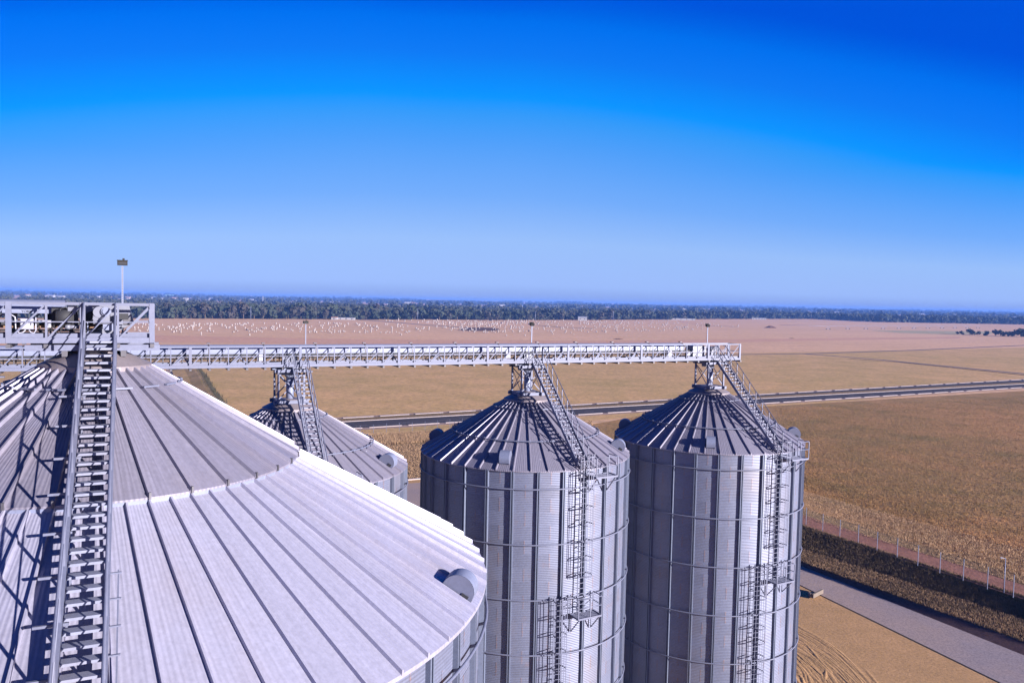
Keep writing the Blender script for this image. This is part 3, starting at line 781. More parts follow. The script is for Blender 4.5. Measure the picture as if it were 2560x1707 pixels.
# --- big near silo
FS = Vector((-1.4772, 2.8213, 0)) * 8.0
def make_silo_f():
    root = empty('large_grain_silo', FS, ROW)
    Re, Rw = 11.217, 11.06; ze = CAM_H - 8.07; Rs = 5.585; zs = CAM_H - 4.715; r0 = 1.2; z0 = zs + (Rs - r0) * .6164
    NSt = 48; dl = 2 * PI / NSt; hs = .775; NC = 12; ph = rad(-11.1) - ROW + rad(1.25)
    me = sheet_mesh('wall_sheet', Rw, -dl - .003, dl + .003, hs + .012, M_WALL); me2 = sheet_mesh('wall_sheet', Rw + .005, -dl - .003, dl + .003, hs + .012, M_WALL)
    for c in range(NC):
        for k in range(NSt // 2):
            link_mesh('wall_sheet', me if c % 2 else me2, root, loc=(0, 0, ze - hs * (c + 1)), rot=(0, 0, ph + dl * (2 * k + .5 + (c % 2))))
    zb = ze - hs * NC; n = 96; lw = MB()
    V = [(Rw * math.sin(2 * PI * k / n), -Rw * math.cos(2 * PI * k / n), z) for z in (0, zb + .01) for k in range(n)]
    lw.add(V, [(k, (k + 1) % n, n + (k + 1) % n, n + k) for k in range(n)], True); lw.build('lower_wall', M_STIFF, root)
    sm = MB().prism([(-.10, 0), (-.09, -.13), (-.035, -.13), (-.035, -.03), (.035, -.03), (.035, -.13), (.09, -.13), (.10, 0)], 0, 1)
    sm.v = [(x, z, y * (ze - .03)) for x, y, z in sm.v]; sme = sm.mesh('stiffener', M_STIFF); fix_normals(sme)
    for k in range(NSt):
        az = ph + dl * k; r = Rw + .004; link_mesh('stiffener', sme, root, loc=(r * math.sin(az), -r * math.cos(az), 0), rot=(0, 0, az))
    for k in range(5):
        MB().tube(ring_pts(Rw + .19, ze - 1.0 - 3.1 * k, 120), .045, 6, closed=True).build('wind_ring', M_STEEL, root)
    # roof in two tiers: 36 wide inner sheets over 72 outer sheets (angles from -Y)
    A0 = rad(90 - 11.1) - ROW   # a rib of both tiers (photo angle -11.1 deg from +X)
    h1 = PI / 36; h2 = PI / 72
    pin = roof_panel_mesh('roof_panel', r0, z0, Rs, zs, h1, M_ROOF, .105, .045, droop=.05)
    pout = roof_panel_mesh('roof_panel', Rs - .10, zs - .10, Re, ze, h2, M_ROOF2, .105, .038, droop=.10)
    ups = MB(); nn = 4
    fl = MB(); V = [((Rs - .03) * math.sin(h2 * (-1 + i)), -(Rs - .03) * math.cos(h2 * (-1 + i)), zs + z) for z in (-.17, -.012) for i in (0, 1, 2)]
    fl.add(V, [(0, 1, 4, 3), (1, 2, 5, 4)]); fme = fl.mesh('step_flashing', M_COVER)
    for k in range(36): link_mesh('roof_panel', pin, root, rot=(0, 0, A0 + (2 * k + 1) * h1))
    for k in range(72):
        link_mesh('roof_panel', pout, root, rot=(0, 0, A0 + (2 * k + 1) * h2))
        link_mesh('step_flashing', fme, root, rot=(0, 0, A0 + (2 * k + 1) * h2))
    em = MB().box((0, 0, .04), (.05, .06, .16)).mesh('rib_end', M_DARK)
    for k in range(36):
        az = A0 + 2 * k * h1; link_mesh('rib_end', em, root, loc=((Rs + .03) * math.sin(az), -(Rs + .03) * math.cos(az), zs), rot=(0, 0, az))
    cap = MB(); n = 40
    prof = ((1.45, z0 - .17), (1.45, z0 - .02), (.82, z0 + .30), (.62, z0 + .31), (.62, z0 + .42), (.1, z0 + .45))
    V = [(r * math.sin(2 * PI * k / n), -r * math.cos(2 * PI * k / n), z) for r, z in prof for k in range(n)]
    cap.add(V, [(j * n + k, j * n + (k + 1) % n, (j + 1) * n + (k + 1) % n, (j + 1) * n + k) for j in range(len(prof) - 1) for k in range(n)]); cap.build('roof_cap', M_CAP, root)
    rt_ = 2.25; zt = zs + (Rs - rt_) * .6164 + .13
    zm = MB().bar((-.24, 0, 0), (.24, 0, 0), .06, .05).mesh('tie_bar', M_STEEL)
    for k in range(0, 36):
        az = A0 + (2 * k + 1) * h1
        if k % 2 == 0: link_mesh('tie_bar', zm, root, loc=(rt_ * math.sin(az), -rt_ * math.cos(az), zt), rot=(0, 0, az))
    slo = math.atan((zs - .1 - ze) / (Re - Rs + .1))
    for az in VENT_AZ:
        az += rad(2.5); r = 10.66; roof_vent(root, az, r, ze + math.tan(slo) * (Re - r) + .01, slo, .54, .45)
    # low support under the conveyor
    fr = empty('support_frame', (0, 0, 0), 0, root); zc = CAM_H - 1.44
    for s in (-1, 1):
        MB().box((0, s * .62, zc - .10), (3.3, .14, .16)).build('cross_beam', M_STEEL, fr)
        MB().box((s * .72, 0, zc - .26), (.14, 1.5, .16)).build('cross_beam', M_DARK, fr)
        MB().box((s * .72, .5, z0 + .10), (.12, .12, .50)).build('leg', M_DARK, fr)
        MB().box((s * .72, -.5, z0 + .10), (.12, .12, .50)).build('leg', M_DARK, fr)
    MB().cyl((0, 0, z0 + .35), (0, 0, zc - .05), .30, 16).build('spout_pipe', M_DARK, fr)
    st = stair(root, .13, -.70, CAM_H - 1.36, -11.15, ze + .42, .69, 37, rail_h=1.05, post_every=4, sw=.085)
    # brackets that carry the stair on the roof ribs, and the cable ladder beside it
    bm_ = MB().bar((-.30, 0, 0), (.30, 0, 0), .06, .05).bar((.26, 0, 0), (.26, 0, -.22), .04, .04).mesh('stair_bracket', M_STEEL)
    for k in range(9):
        y = -2.6 - k * 1.0; z = CAM_H - 1.36 + (y + .70) / 10.45 * (CAM_H - 1.36 - ze - .42) - .14
        link_mesh('stair_bracket', bm_, st, loc=(-.55, y, z)); 
    ct = empty('cable_ladder', (0, 0, 0), 0, root)
    yz = lambda y: CAM_H - 1.36 + (y + .70) / 10.45 * (CAM_H - 1.36 - ze - .42) - .24
    for x in (.70,): MB().bar((x, -7.5, yz(-7.5)), (x, -11.1, yz(-11.1)), .03, .06).build('side_rail', M_STEEL, ct)
    rm = MB().bar((.46, 0, 0), (.76, 0, 0), .05, .03).mesh('rung', M_STEEL)
    for k in range(7):
        y = -7.6 - k * .56; link_mesh('rung', rm, ct, loc=(0, y, yz(y) + .045))
    return root
silof = make_silo_f()
tag(silof, 'huge pale grain silo nearest the camera, its two-tier ribbed cone roof filling the foreground', 'silo')

# ------------------------------------------------------------------ conveyor gantries
def gantry(root, u0, u1, zb, H, main_at, bay, wv=.60, cover=True, cover_r=.30, ps=.05):
    """open lattice walkway truss along x with belt, half-round cover and walkway; local z = 0 at the bottom chord"""
    for s in (-1, 1):
        y = s * wv
        MB().box(((u0 + u1) / 2, y, H - .03), (u1 - u0, .065, .065)).build('top_chord', M_STEEL, root)
        MB().box(((u0 + u1) / 2, y, .06), (u1 - u0, .07, .15)).build('bottom_chord', M_STEEL, root)
        MB().box(((u0 + u1) / 2, y, H * .52), (u1 - u0, .022, .028)).build('mid_rail', M_STEEL, root)
    pm = MB().box((0, 0, H / 2), (ps, .05, H - .14)).mesh('post', M_STEEL)
    mm = MB().box((0, 0, H / 2), (.135, .085, H + .02)).mesh('main_post', M_STEEL)
    cb = MB().box((0, 0, -.085), (.11, 2 * wv + .30, .10)).mesh('cross_beam', M_DARK)
    dg = MB().bar((-bay / 2 + .04, 0, .13), (bay / 2 - .04, 0, H - .08), .045, .012, (0, 1, 0)).mesh('brace', M_STEEL)
    n = int(round((u1 - u0) / bay))
    xs = [u0 + bay * k for k in range(n + 1)]
    for k, x in enumerate(xs):
        main = any(abs(x - q) < .1 for q in main_at)
        for s in (-1, 1):
            link_mesh('main_post' if main else 'post', mm if main else pm, root, loc=(x, s * (wv + (.004 if main else .0)), 0))
            if k < n: link_mesh('brace', dg, root, loc=(x + bay / 2, s * (wv - .004), 0))
        link_mesh('cross_beam', cb, root, loc=(x, 0, 0))
    # walkway plates
    fp = MB().box((0, 0, 0), (bay - .10, .50, .03)).box((0, -.25, .05), (bay - .10, .012, .10)).mesh('walkway_plate', M_STEEL)
    for k in range(n): link_mesh('walkway_plate', fp, root, loc=(xs[k] + bay / 2, -wv + .31, .15))
    for k in range(n): link_mesh('walkway_plate', fp, root, loc=(xs[k] + bay / 2, wv - .31, .14), rot=(0, 0, PI))

gb = empty('conveyor_gantry', (C2.x, C2.y, CAM_H - 3.81), ROW)
tag(gb, 'long galvanised lattice conveyor gantry running across the tops of the back row of silos', 'conveyor')
BAY = .925; U1 = 13.69 + 3 * BAY; NB = 56; U0 = U1 - NB * BAY
gantry(gb, U0, U1, 0, 1.12, [13.69 - 5.55 * k for k in range(10)] + [U1], BAY)
# belt cover in lengths with joint straps, belt, stringers, trestles
CL = 2.78; k = 0; x = 11.9
def half_cover(L, r, drop=.20, n=8):
    prof = [(r, -drop)] + [(r * math.cos(PI * t / n), r * .85 * math.sin(PI * t / n)) for t in range(n + 1)] + [(-r, -drop)]
    m = MB(); q = len(prof); V = [(-L / 2, y, z) for y, z in prof] + [(L / 2, y, z) for y, z in prof]
    m.add(V, [(i, i + 1, q + i + 1, q + i) for i in range(q - 1)], True); return m
cm_ = half_cover(CL - .02, .31, .22).mesh('belt_cover', M_COVER)
jm = half_cover(.06, .33, .24).box((0, .12, .33), (.16, .24, .05)).mesh('cover_strap', M_DARK)
while x > U0 + 1:
    link_mesh('belt_cover', cm_, gb, loc=(x - CL / 2, .12, .90)); link_mesh('cover_strap', jm, gb, loc=(x, .12, .90)); x -= CL
MB().box(((U0 + 13.6) / 2, .12, .63), (13.6 - U0, .56, .09)).build('belt', M_RUBBER, gb)
for s in (-1, 1): MB().box(((U0 + 13.6) / 2, .12 + s * .34, .545), (13.6 - U0, .05, .06)).build('belt_stringer', M_STEEL, gb)
MB().box(((U0 + 13.6) / 2, .12, .42), (13.6 - U0, .50, .025)).build('return_belt', M_RUBBER, gb)
im = MB().box((0, 0, .40), (.05, .05, .24)).mesh('idler_bracket', M_DARK)
tm_ = MB().bar((-.42, 0, .14), (0.01, 0, .53), .07, .05, (0, 1, 0)).bar((.42, 0, .14), (-.01, 0, .53), .07, .052, (0, 1, 0)).mesh('trestle', M_STEEL)
x = U0 + .5
k = 0
while x < 13.2:
    for y in (-.24, .48): link_mesh('idler_bracket', im, gb, loc=(x, y, 0))
    if k % 3 == 1:
        for y in (-.30, .48): link_mesh('trestle', tm_, gb, loc=(x, y, 0))
    x += .93; k += 1
def elec_box(root, x, y, z, w=.30, h=.36, d=.16):
    b = MB().box((0, 0, 0), (w, d, h)).box((0, -d / 2 - .008, 0), (w - .03, .016, h - .03)).build('electrical_box', M_WHITE, root, loc=(x, y, z))
    MB().box((w * .32, -d / 2 - .022, 0), (.02, .02, .05)).build('latch', M_BLACK, b)
    return b
for u in (-14.52, 0.0, 14.42):
    e = -1.55 if u < 14 else -3.9
    elec_box(gb, u + e, -.42, .50)
    MB().tube([(u + e + .15, -.42, .40), (u + e + .22, -.42, .30), (u + e + .05, -.42, .24), (u + e - .2, -.42, .32), (u + e - .22, -.42, .55)], .014, 5).build('conduit', M_WHITE, gb)
    if u < 14:
        MB().box((u - .1, -.35, .36), (.62, .16, .42)).build('gate_actuator', M_MOTOR, gb)
        MB().cyl((u - .95, -.36, .56), (u - .5, -.36, .56), .045, 8).build('actuator_rod', M_COVER, gb)
        MB().box((u - .7, -.36, .60), (.25, .12, .14)).build('limit_switch', M_BLACK, gb)
        MB().box((u - .2, 0, -.14), (1.5, .5, .07)).build('discharge_tray', M_COVER, gb)
# drive head at the free end
dr = empty('drive_unit', (0, 0, 0), 0, gb)
MB().cyl((13.05, -.28, .62), (13.05, .52, .62), .30, 18).build('head_drum', M_RUBBER, dr)
hd = MB().prism([(12.6, .25), (13.55, .25), (13.75, .55), (13.65, .95), (13.2, 1.08), (12.6, .98)], -.30, .54); hd.build('head_hood', M_MOTOR, dr)
MB().box((14.35, -.18, .55), (.42, .36, .42)).build('gearbox', M_MOTOR, dr)
MB().cyl((14.10, -.2, .80), (14.75, -.2, .80), .15, 14).cyl((14.75, -.2, .80), (14.9, -.2, .80), .12, 12).build('motor', M_MOTOR, dr)
MB().box((12.2, -.30, .45), (.22, .14, .28)).build('terminal_box', M_WHITE, dr)
MB().box((13.4, .1, .12), (1.7, .7, .14)).build('drive_base', M_DARK, dr)
# end rails
er = MB()
for h in (1.09, .58): er.box((U1, 0, h), (.05, 1.2, .05))
er.build('end_rail', M_STEEL, gb)

gf = empty('conveyor_gantry', (FS.x, FS.y, CAM_H - 1.40), ROW)
tag(gf, 'near conveyor gantry with motor, white switch box and black cables over the big foreground roof', 'conveyor')
FB = .87; FU1 = 1.45; FU0 = FU1 - 11 * FB
gantry(gf, FU0, FU1, 0, 1.09, [1.45, 1.45 - 4 * FB, 1.45 - 8 * FB, 1.45 - 2 * FB - .0], FB, ps=.055)
cvf = half_cover(6.4, .34, .08).build('belt_cover', M_COVER, gf, loc=(-3.95, .20, .86))
MB().box((-3.4, .20, .50), (7.0, .58, .08)).build('belt', M_RUBBER, gf)
MB().box((-3.4, .20, .30), (7.0, .52, .03)).build('return_belt', M_RUBBER, gf)
for s in (-1, 1): MB().box((-3.5, .20 + s * .36, .42), (7.0, .06, .07)).build('belt_stringer', M_BROWN if s < 0 else M_STEEL, gf)
MB().tube([(-1.7, -.16, .58), (-.6, -.16, .58)], .022, 8).build('guide_rod', M_WHITE, gf)
du = empty('drive_unit', (0, 0, 0), 0, gf)
hd = MB().prism([(-.34, .22), (.20, .14), (.40, .14), (.98, .55), (.86, 1.02), (-.2, 1.04), (-.34, .85)], .12, .62); hd.build('head_hood', M_MOTOR, du)
gbx = MB(); gbx.box((.17, -.34, .74), (.42, .38, .36)); gbx.cyl((.12, -.56, .84), (.12, -.12, .84), .16, 18); gbx.box((.17, -.34, .94), (.32, .30, .06)); gbx.box((.20, -.35, .545), (.47, .42, .05)); gbx.cyl((.02, -.545, .66), (.02, -.53, .66), .07, 14)
gbx.build('gearbox', M_MOTOR, du)
MB().cyl((.28, -.62, .86), (.28, -.50, .86), .125, 20).cyl((.28, -.66, .86), (.28, -.62, .86), .085, 20).build('gearbox_cover', M_COVER, du)
gm2 = MB(); gm2.cyl((.02, -.40, 1.0), (.02, -.05, 1.0), .09, 14); gm2.build('drive_motor', M_MOTOR, du)
MB().prism([(.22, .34), (.46, .34), (.46, .52), (.36, .54), (.20, .50)], -.50, -.42).cyl((.28, -.52, .44), (.28, -.40, .44), .025, 8).build('torque_arm', M_COVER, du)
MB().cyl((-.05, -.35, .60), (-.05, .7, .60), .06, 10).build('drive_shaft', M_DARK, du)
MB().cyl((-.05, .0, .60), (-.05, .58, .60), .26, 18).build('head_drum', M_RUBBER, du)
MB().bar((-.18, -.30, .02), (-.18, -.30, .55), .035, .035).build('tie_rod', M_COVER, du)
MB().box((.72, -.20, .72), (.24, .22, .16)).build('bearing_block', M_BLACK, du)
MB().bar((.50, -.22, .36), (.78, -.22, .64), .11, .10).build('bearing_bracket', M_MOTOR, du)
MB().box((.80, -.26, .58), (.18, .05, .20)).build('guard_plate', M_DARK, du)
bk = empty('belt_tensioner', (0, 0, 0), 0, gf)
MB().cyl((-.95, -.30, .68), (-.55, -.30, .68), .22, 16).build('roller_drum', M_BLACK, bk)
MB().box((-.75, -.02, .70), (.62, .5, .50)).box((-.52, -.30, .62), (.20, .2, .30)).build('tensioner_housing', M_BLACK, bk)
MB().box((-.55, -.35, .92), (.22, .14, .18)).box((-.62, -.30, .80), (.3, .2, .1)).build('bracket', M_MOTOR, bk)
MB().cyl((-.72, -.44, .42), (-.38, -.44, .42), .055, 10).cyl((-.72, -.44, .42), (-.60, -.44, .42), .07, 10).build('hydraulic_cylinder', M_MOTOR, bk)
MB().tube([(-.85, -.4, .75), (-.84, -.4, .92), (-.72, -.4, .96), (-.6, -.4, .88)], .02, 6).build('hose', M_BLACK, bk)
MB().box((-1.1, .1, .66), (.35, .06, .20)).build('guard_plate', M_BLACK, bk)
MB().bar((-.62, .25, .02), (-.62, .25, .36), .10, .06).bar((-.62, .2, .36), (-.40, .2, .05), .04, .04).build('support_leg', M_STEEL, gf)
eb = elec_box(gf, -1.62, -.44, .50, .30, .28, .14)
MB().tube([(-2.2, -.42, .74), (-1.98, -.42, .74), (-1.90, -.42, .68), (-1.89, -.42, .40), (-1.87, -.42, .30), (-1.80, -.42, .25), (-1.72, -.42, .27), (-1.66, -.42, .34)], .017, 7).build('conduit', M_WHITE, gf)
MB().tube([(-1.58, -.43, .34), (-1.54, -.43, .27), (-1.46, -.43, .25), (-1.42, -.43, .33), (-1.42, -.43, .68)], .017, 7).build('conduit', M_WHITE, gf)
MB().box((-1.12, -.36, .50), (.11, .12, .20)).box((-1.10, -.43, .48), (.05, .03, .06)).build('pull_switch', M_WHITE, gf)
MB().cyl((-1.30, -.42, .56), (-1.30, -.36, .56), .035, 10).build('switch_knob', mat_plain('blue_plastic', (.03, .15, .32), .4), gf)
cb_ = MB()
for (xa, za, xb, zb, dp) in ((-1.42, .5, -1.0, .45, .22), (-1.36, .48, -1.1, .42, .26), (-1.05, .42, -.75, .5, .22), (-1.0, .5, -.8, .45, .26), (-.9, .5, -.6, .52, .16)):
    pts = [(xa + (xb - xa) * t / 8, -.40, za + (zb - za) * t / 8 - dp * math.sin(PI * t / 8)) for t in range(9)]
    cb_ = MB().tube(pts, .010, 5); cb_.build('cable', M_BLACK, gf)
MB().bar((-1.40, -.30, .35), (-.95, -.30, .0), .05, .05).build('strut', M_BLACK, gf)
MB().box((.95, -.25, .16), (.85, .60, .03)).build('landing_plate', M_STEEL, gf)
# lettering on the belt cover
fc = bpy.data.curves.new('maker_lettering', 'FONT'); fc.body = 'YORK'; fc.size = .095; fc.extrude = .002; fc.align_x = 'CENTER'; fc.materials.append(M_BLACK)
fo = bpy.data.objects.new('lettering_curve', fc); COL.objects.link(fo)
fme = bpy.data.meshes.new_from_object(fo.evaluated_get(bpy.context.evaluated_depsgraph_get())); bpy.data.objects.remove(fo)
fo = link_mesh('lettering', fme, gf)
fo.location = (-1.66, .20 - .348, .80); fo.rotation_euler = (PI / 2, 0, 0)

# work lamps on the gantries
def work_lamp(loc, h, label, slot=False, tilt=0):
    o = empty('work_lamp', loc, ROW)
    p = MB().box((0, 0, h / 2), (.05, .05, h)).build('lamp_pole', M_COVER, o)
    if slot:
        hb = MB()
        for k in range(int(h / .07)): hb.box((0, -.026, .05 + .07 * k), (.022, .006, .03))
        hb.build('pole_slots', M_DARK, p)
    hd = MB(); rot = Matrix.Rotation(tilt, 3, 'X')
    hd.box((0, 0, h + .09), (.27, .20, .13), rot); hd.box((0, 0, h + .165), (.29, .22, .025), rot); hd.box((.03, 0, h + .20), (.06, .06, .06)); hd.build('lamp_housing', M_LAMP, o)
    MB().box((0, -.105, h + .085), (.22, .012, .055), rot).build('lamp_glass', M_BLACK, o)
    return tag(o, label, 'lamp', 'work lamps on the conveyor gantries')
ex = Vector((math.cos(ROW), math.sin(ROW), 0)); ey = Vector((-math.sin(ROW), math.cos(ROW), 0))
def on_g(c, u, v, z): 
    q = c + ex * u + ey * v; return (q.x, q.y, z)
work_lamp(on_g(FS, .68, .66, CAM_H - 1.35), 2.12, 'floodlight on a slotted white pole above the near conveyor gantry', True)
work_lamp(on_g(C1, 1.0, .68, CAM_H - 3.75), 2.20, 'small dark floodlight on a pole above the half hidden silo', True)
work_lamp(on_g(C2, .62, .68, CAM_H - 3.75), 2.20, 'small dark floodlight on a pole above the middle silo', False, .5)
work_lamp(on_g(C3, .25, .68, CAM_H - 3.75), 2.20, 'small dark floodlight on a pole above the silo at the conveyor end', False, .5)

# ------------------------------------------------------------------ fences, posts, poles
def fence(posts, h, label, lean=0.0):
    """posts: world base points"""
    o = empty('wire_fence', posts[0]); base = posts[0]
    pm = MB().box((0, 0, h / 2), (.06, .06, h)).box((0, 0, h + .01), (.07, .07, .02)).mesh('fence_post', M_STEEL)
    for p in posts: link_mesh('fence_post', pm, o, loc=tuple(p - base))
    for k in range(6):
        z = h * (.1 + .17 * k); MB().tube([p - base + Vector((0, 0, z)) for p in posts], .004, 4).build('wire', M_STEEL, o)
    return tag(o, label, 'fence')
fb = [(348, 408), (500, 472), (658, 528), (826, 580), (1000, 648), (1184, 712), (1374, 783), (1576, 850), (1790, 920), (2012, 998), (2250, 1075), (2490, 1160), (2750, 1250)]
fpts = [ground_at(1920 + a / 3.672, 1200 + b / 3.672, 1.67) for a, b in fb]
d0 = fpts[0] - fpts[1]
fence([fpts[0] + d0 * k for k in (4, 3, 2, 1)] + fpts, 2.15, 'wire fence on pale posts along the red dirt path beside the dark grass bank')
fb2 = [ground_at(900 + a / 8.71, 920 + b / 8.71) for a, b in ((-560, 1560), (-280, 1525), (5, 1495), (290, 1470), (575, 1440), (857, 1425), (1137, 1415), (1415, 1385), (1685, 1365), (1955, 1340), (2225, 1318), (2495, 1296), (2765, 1272))]
fence(fb2, 2.3, 'wire fence on thin posts between the paved road and the tall orange grass')
lp = ground_at(1920 + 2160 / 3.672, 1200 + 1115 / 3.672, .8)
o = empty('lamp_post', lp); hgt = 4.2
MB().cyl((0, 0, 0), (0, 0, hgt), .05, 8, .035).build('pole', M_COVER, o); MB().bar((0, 0, hgt), (-.45, -.15, hgt + .12), .06, .04).build('lamp_arm', M_COVER, o); MB().box((-.5, -.16, hgt + .13), (.22, .12, .06)).build('lamp_head', M_WHITE, o)
tag(o, 'thin tall pole with a short angled arm standing in front of the wire fence', 'lamp post')
# low concrete wall in the yard
a = ground_at(2031, 1497); b = ground_at(2056, 1484)
lw = empty('low_wall', a); bb = b - a
MB().bar((0, 0, .3), bb + Vector((0, 0, .3)), .18, .40).build('wall_panel', M_YARDWALL, lw); 
c_ = ground_at(2022, 1490) - a
MB().bar(Vector((0, 0, .3)) + Vector((-.1, .1, 0)), c_ + Vector((0, 0, .3)), .18, .38).build('wall_panel', M_YARDWALL, lw)
tag(lw, 'low concrete wall stub at the edge of the sandy yard', 'wall')
# kerb along the concrete pad seen between the silos
ka = ground_at(940, 1206.5); kb = ground_at(1080, 1194.5)
kk = MB().bar(ka + (ka - kb) * 2, kb + (kb - ka) * 2, .45, .30).build('pad_kerb', M_KERB, pad)

# far power poles along the woods
pp = [(627, 767, 798.5), (1044, 770, 800), (1338, 779, 801.5), (1533, 778, 801), (1665, 779, 798), (1761, 778, 797.5), (1902, 779, 796), (2028, 781, 798)]
for i, (x, yt, yb) in enumerate(pp):
    p = ground_at(x, yb); dist = p.y; h = (yb - yt) / F_PX * dist * 1.0
    o = empty('power_pole', p); MB().cyl((0, 0, 0), (0, 0, h), .34, 8, .22).build('pole', M_COVER, o); MB().box((0, 0, h - .9), (2.6, .2, .2)).build('crossarm', M_COVER, o)
    tag(o, 'tall pale power pole standing along the foot of the far woods', 'power pole', 'power poles along the far woods')

# ------------------------------------------------------------------ irrigation machine
iv = [495, 680, 852, 1015, 1165, 1310, 1440, 1575, 1697, 1815, 1915]
ip = [ground_at(1940 + a / 3.794, 700 + (468 - (a - 495) * 12 / 1420) / 3.794) for a in iv]
io = empty('irrigation_machine', ip[0]); b0 = ip[0]
tw = MB().bar((-2.2, 0, .6), (0, 0, 3.9), .22, .22, (0, 1, 0)).bar((2.2, 0, .6), (0, 0, 3.9), .22, .22, (0, 1, 0)).bar((-2.4, 0, .7), (2.4, 0, .7), .3, .3).mesh('tower', M_COVER)
wl = MB().cyl((-2.3, -.25, .65), (-2.3, .25, .65), .7, 10).cyl((2.3, -.25, .65), (2.3, .25, .65), .7, 10).mesh('wheel', M_BLACK)
for p in ip:
    t_ = link_mesh('tower', tw, io, loc=tuple(p - b0)); link_mesh('wheel', wl, t_)
for k in range(len(ip) - 1):
    a, b = ip[k] - b0, ip[k + 1] - b0
    pts = [a.lerp(b, t / 6) + Vector((0, 0, 4.0 + .9 * math.sin(PI * t / 6))) for t in range(7)]
    MB().tube(pts, .16, 5).build('span_pipe', M_COVER, io)
MB().tube([Vector((-60, 10, 4.0)), Vector((-30, 5, 4.6)), Vector((0, 0, 4.0))], .16, 5).build('span_pipe', M_COVER, io)
tag(io, 'long wheeled irrigation machine spanning the far field', 'irrigation machine')

# ------------------------------------------------------------------ bales
rb = random.Random(5)
def in_poly(x, y, P):
    c = False; j = len(P) - 1
    for i in range(len(P)):
        if (P[i][1] > y) != (P[j][1] > y) and x < (P[j][0] - P[i][0]) * (y - P[i][1]) / (P[j][1] - P[i][1]) + P[i][0]: c = not c
        j = i
    return c
zones = [([(180, 812), (420, 810), (900, 806), (1010, 812), (1100, 824), (1010, 834), (760, 832), (480, 833), (300, 828), (180, 826)], 300),
         ([(930, 800), (1500, 802), (1740, 801), (1700, 806), (1300, 812), (1120, 814)], 240),
         ([(1080, 812), (1500, 808), (1740, 806), (1860, 816), (1840, 819), (1740, 826), (1620, 830), (1400, 834), (1180, 832), (1100, 824)], 300)]
pts = []
for P, n in zones:
    xs = [p[0] for p in P]; ys = [p[1] for p in P]; c = 0
    cl = [(rb.uniform(min(xs), max(xs)), rb.uniform(min(ys), max(ys))) for _ in range(n // 7)]
    while c < n:
        if rb.random() < .45:
            q = rb.choice(cl); x, y = q[0] + rb.gauss(0, 14), q[1] + rb.gauss(0, 2.2)
        else: x, y = rb.uniform(min(xs), max(xs)), rb.uniform(min(ys), max(ys))
        if in_poly(x, y, P): pts.append((x, y)); c += 1
pts += [(503, 838), (624, 839), (1003, 838), (1002, 838), (1266, 840), (1312, 840), (1382, 836), (1435, 837), (1846, 829.5), (824, 830), (846, 830), (885, 830), (980, 832), (1050, 828)]
pts.sort(key=lambda q: -q[1])
bme = []
for v in range(3):
    r_ = .46 + .03 * v; m_ = MB()
    if v < 2:
        m_.cyl((0, 0, 0), (0, 0, 1.2), r_, 10); m_.cyl((0, 0, 1.2), (0, 0, 1.28), r_ * .93, 10, r_ * .75)
    else:
        m_.cyl((-.6, 0, r_), (.6, 0, r_), r_, 12)
    bme.append(m_.mesh('hay_bale', M_BALE))
V = []; Fb = []
for i, (x, y) in enumerate(pts):
    p = ground_at(x, y, -.05); s_ = rb.uniform(.85, 1.15); two = rb.random() < .10
    for lev in range(2 if two else 1):
        if i < 265:
            o = link_mesh('hay_bale', bme[0 if two else rb.choice((0, 0, 1, 2))], loc=(p.x, p.y, p.z + 1.27 * s_ * lev), rot=(0, 0, rb.uniform(0, 6.28)))
            o.scale = (s_, s_, s_)
            tag(o, 'white round bale among many lying in the far dry field', 'hay bale', 'white bales scattered over the far field')
        else:
            b = len(V); n = 8; r_ = .6 * s_; z0_ = p.z + 1.27 * s_ * lev
            for z_ in (0, 1.27 * s_):
                for k in range(n): V.append((p.x + r_ * math.cos(2 * PI * k / n), p.y + r_ * math.sin(2 * PI * k / n), z0_ + z_))
            for k in range(n): Fb.append((b + k, b + (k + 1) % n, b + n + (k + 1) % n, b + n + k))
            Fb.append((b + n, b + n + 2, b + n + 4, b + n + 6))
tag(bulk('hay_bales', V, Fb, M_BALE), 'more white bales spread thinly towards the far woods', 'hay bales', kind='stuff')

# ------------------------------------------------------------------ trees
def crown_arrays(rng, w, h, n, size, flat=.0):
    """leaf clumps: small tilted quads spread through lumpy lobes"""
    lobes = [(np.array([0, 0, h * .62]), np.array([w * .36, w * .36, h * .30]))]
    for k in range(6):
        a = rng.uniform(0, 2 * PI); d = w * rng.uniform(.18, .34)
        lobes.append((np.array([d * math.cos(a), d * math.sin(a), h * rng.uniform(.22, .78)]), np.array([w * .24, w * .24, h * rng.uniform(.14, .24)])))
    V = []; Fq = []
    for i in range(n):
        c, rr = lobes[int(rng.integers(0, len(lobes)))]
        d = rng.normal(size=3); d /= np.linalg.norm(d); q = c + d * rr * rng.uniform(.65, 1.05)
        s = size * rng.uniform(.6, 1.4)
        nrm = d + rng.normal(size=3) * .5; nrm /= np.linalg.norm(nrm)
        a = np.cross(nrm, [0.3, .2, 1]); a /= np.linalg.norm(a); b = np.cross(nrm, a)
        o = len(V); V += [q - a * s - b * s * .7, q + a * s * .9 - b * s * .8, q + a * s + b * s * .7, q - a * s * .8 + b * s]
        Fq.append((o, o + 1, o + 2, o + 3))
    return np.array(V), Fq
rng = np.random.default_rng(3)
crowns = []
for v in range(8):
    w = (12, 14, 11, 16, 13, 10, 15, 12)[v]; h = (13, 12, 15, 13, 11, 14, 15, 12)[v]
    V, Fq = crown_arrays(rng, w, h, 170, 1.25)
    me = bpy.data.meshes.new('crown'); me.from_pydata(V.tolist(), [], Fq); me.materials.append(M_LEAF if v not in (2, 5) else M_LEAF2); me.update(); crowns.append((me, h, v in (2, 5)))
tkm = MB().cyl((0, 0, 0), (0, 0, 6.5), .42, 6, .2)
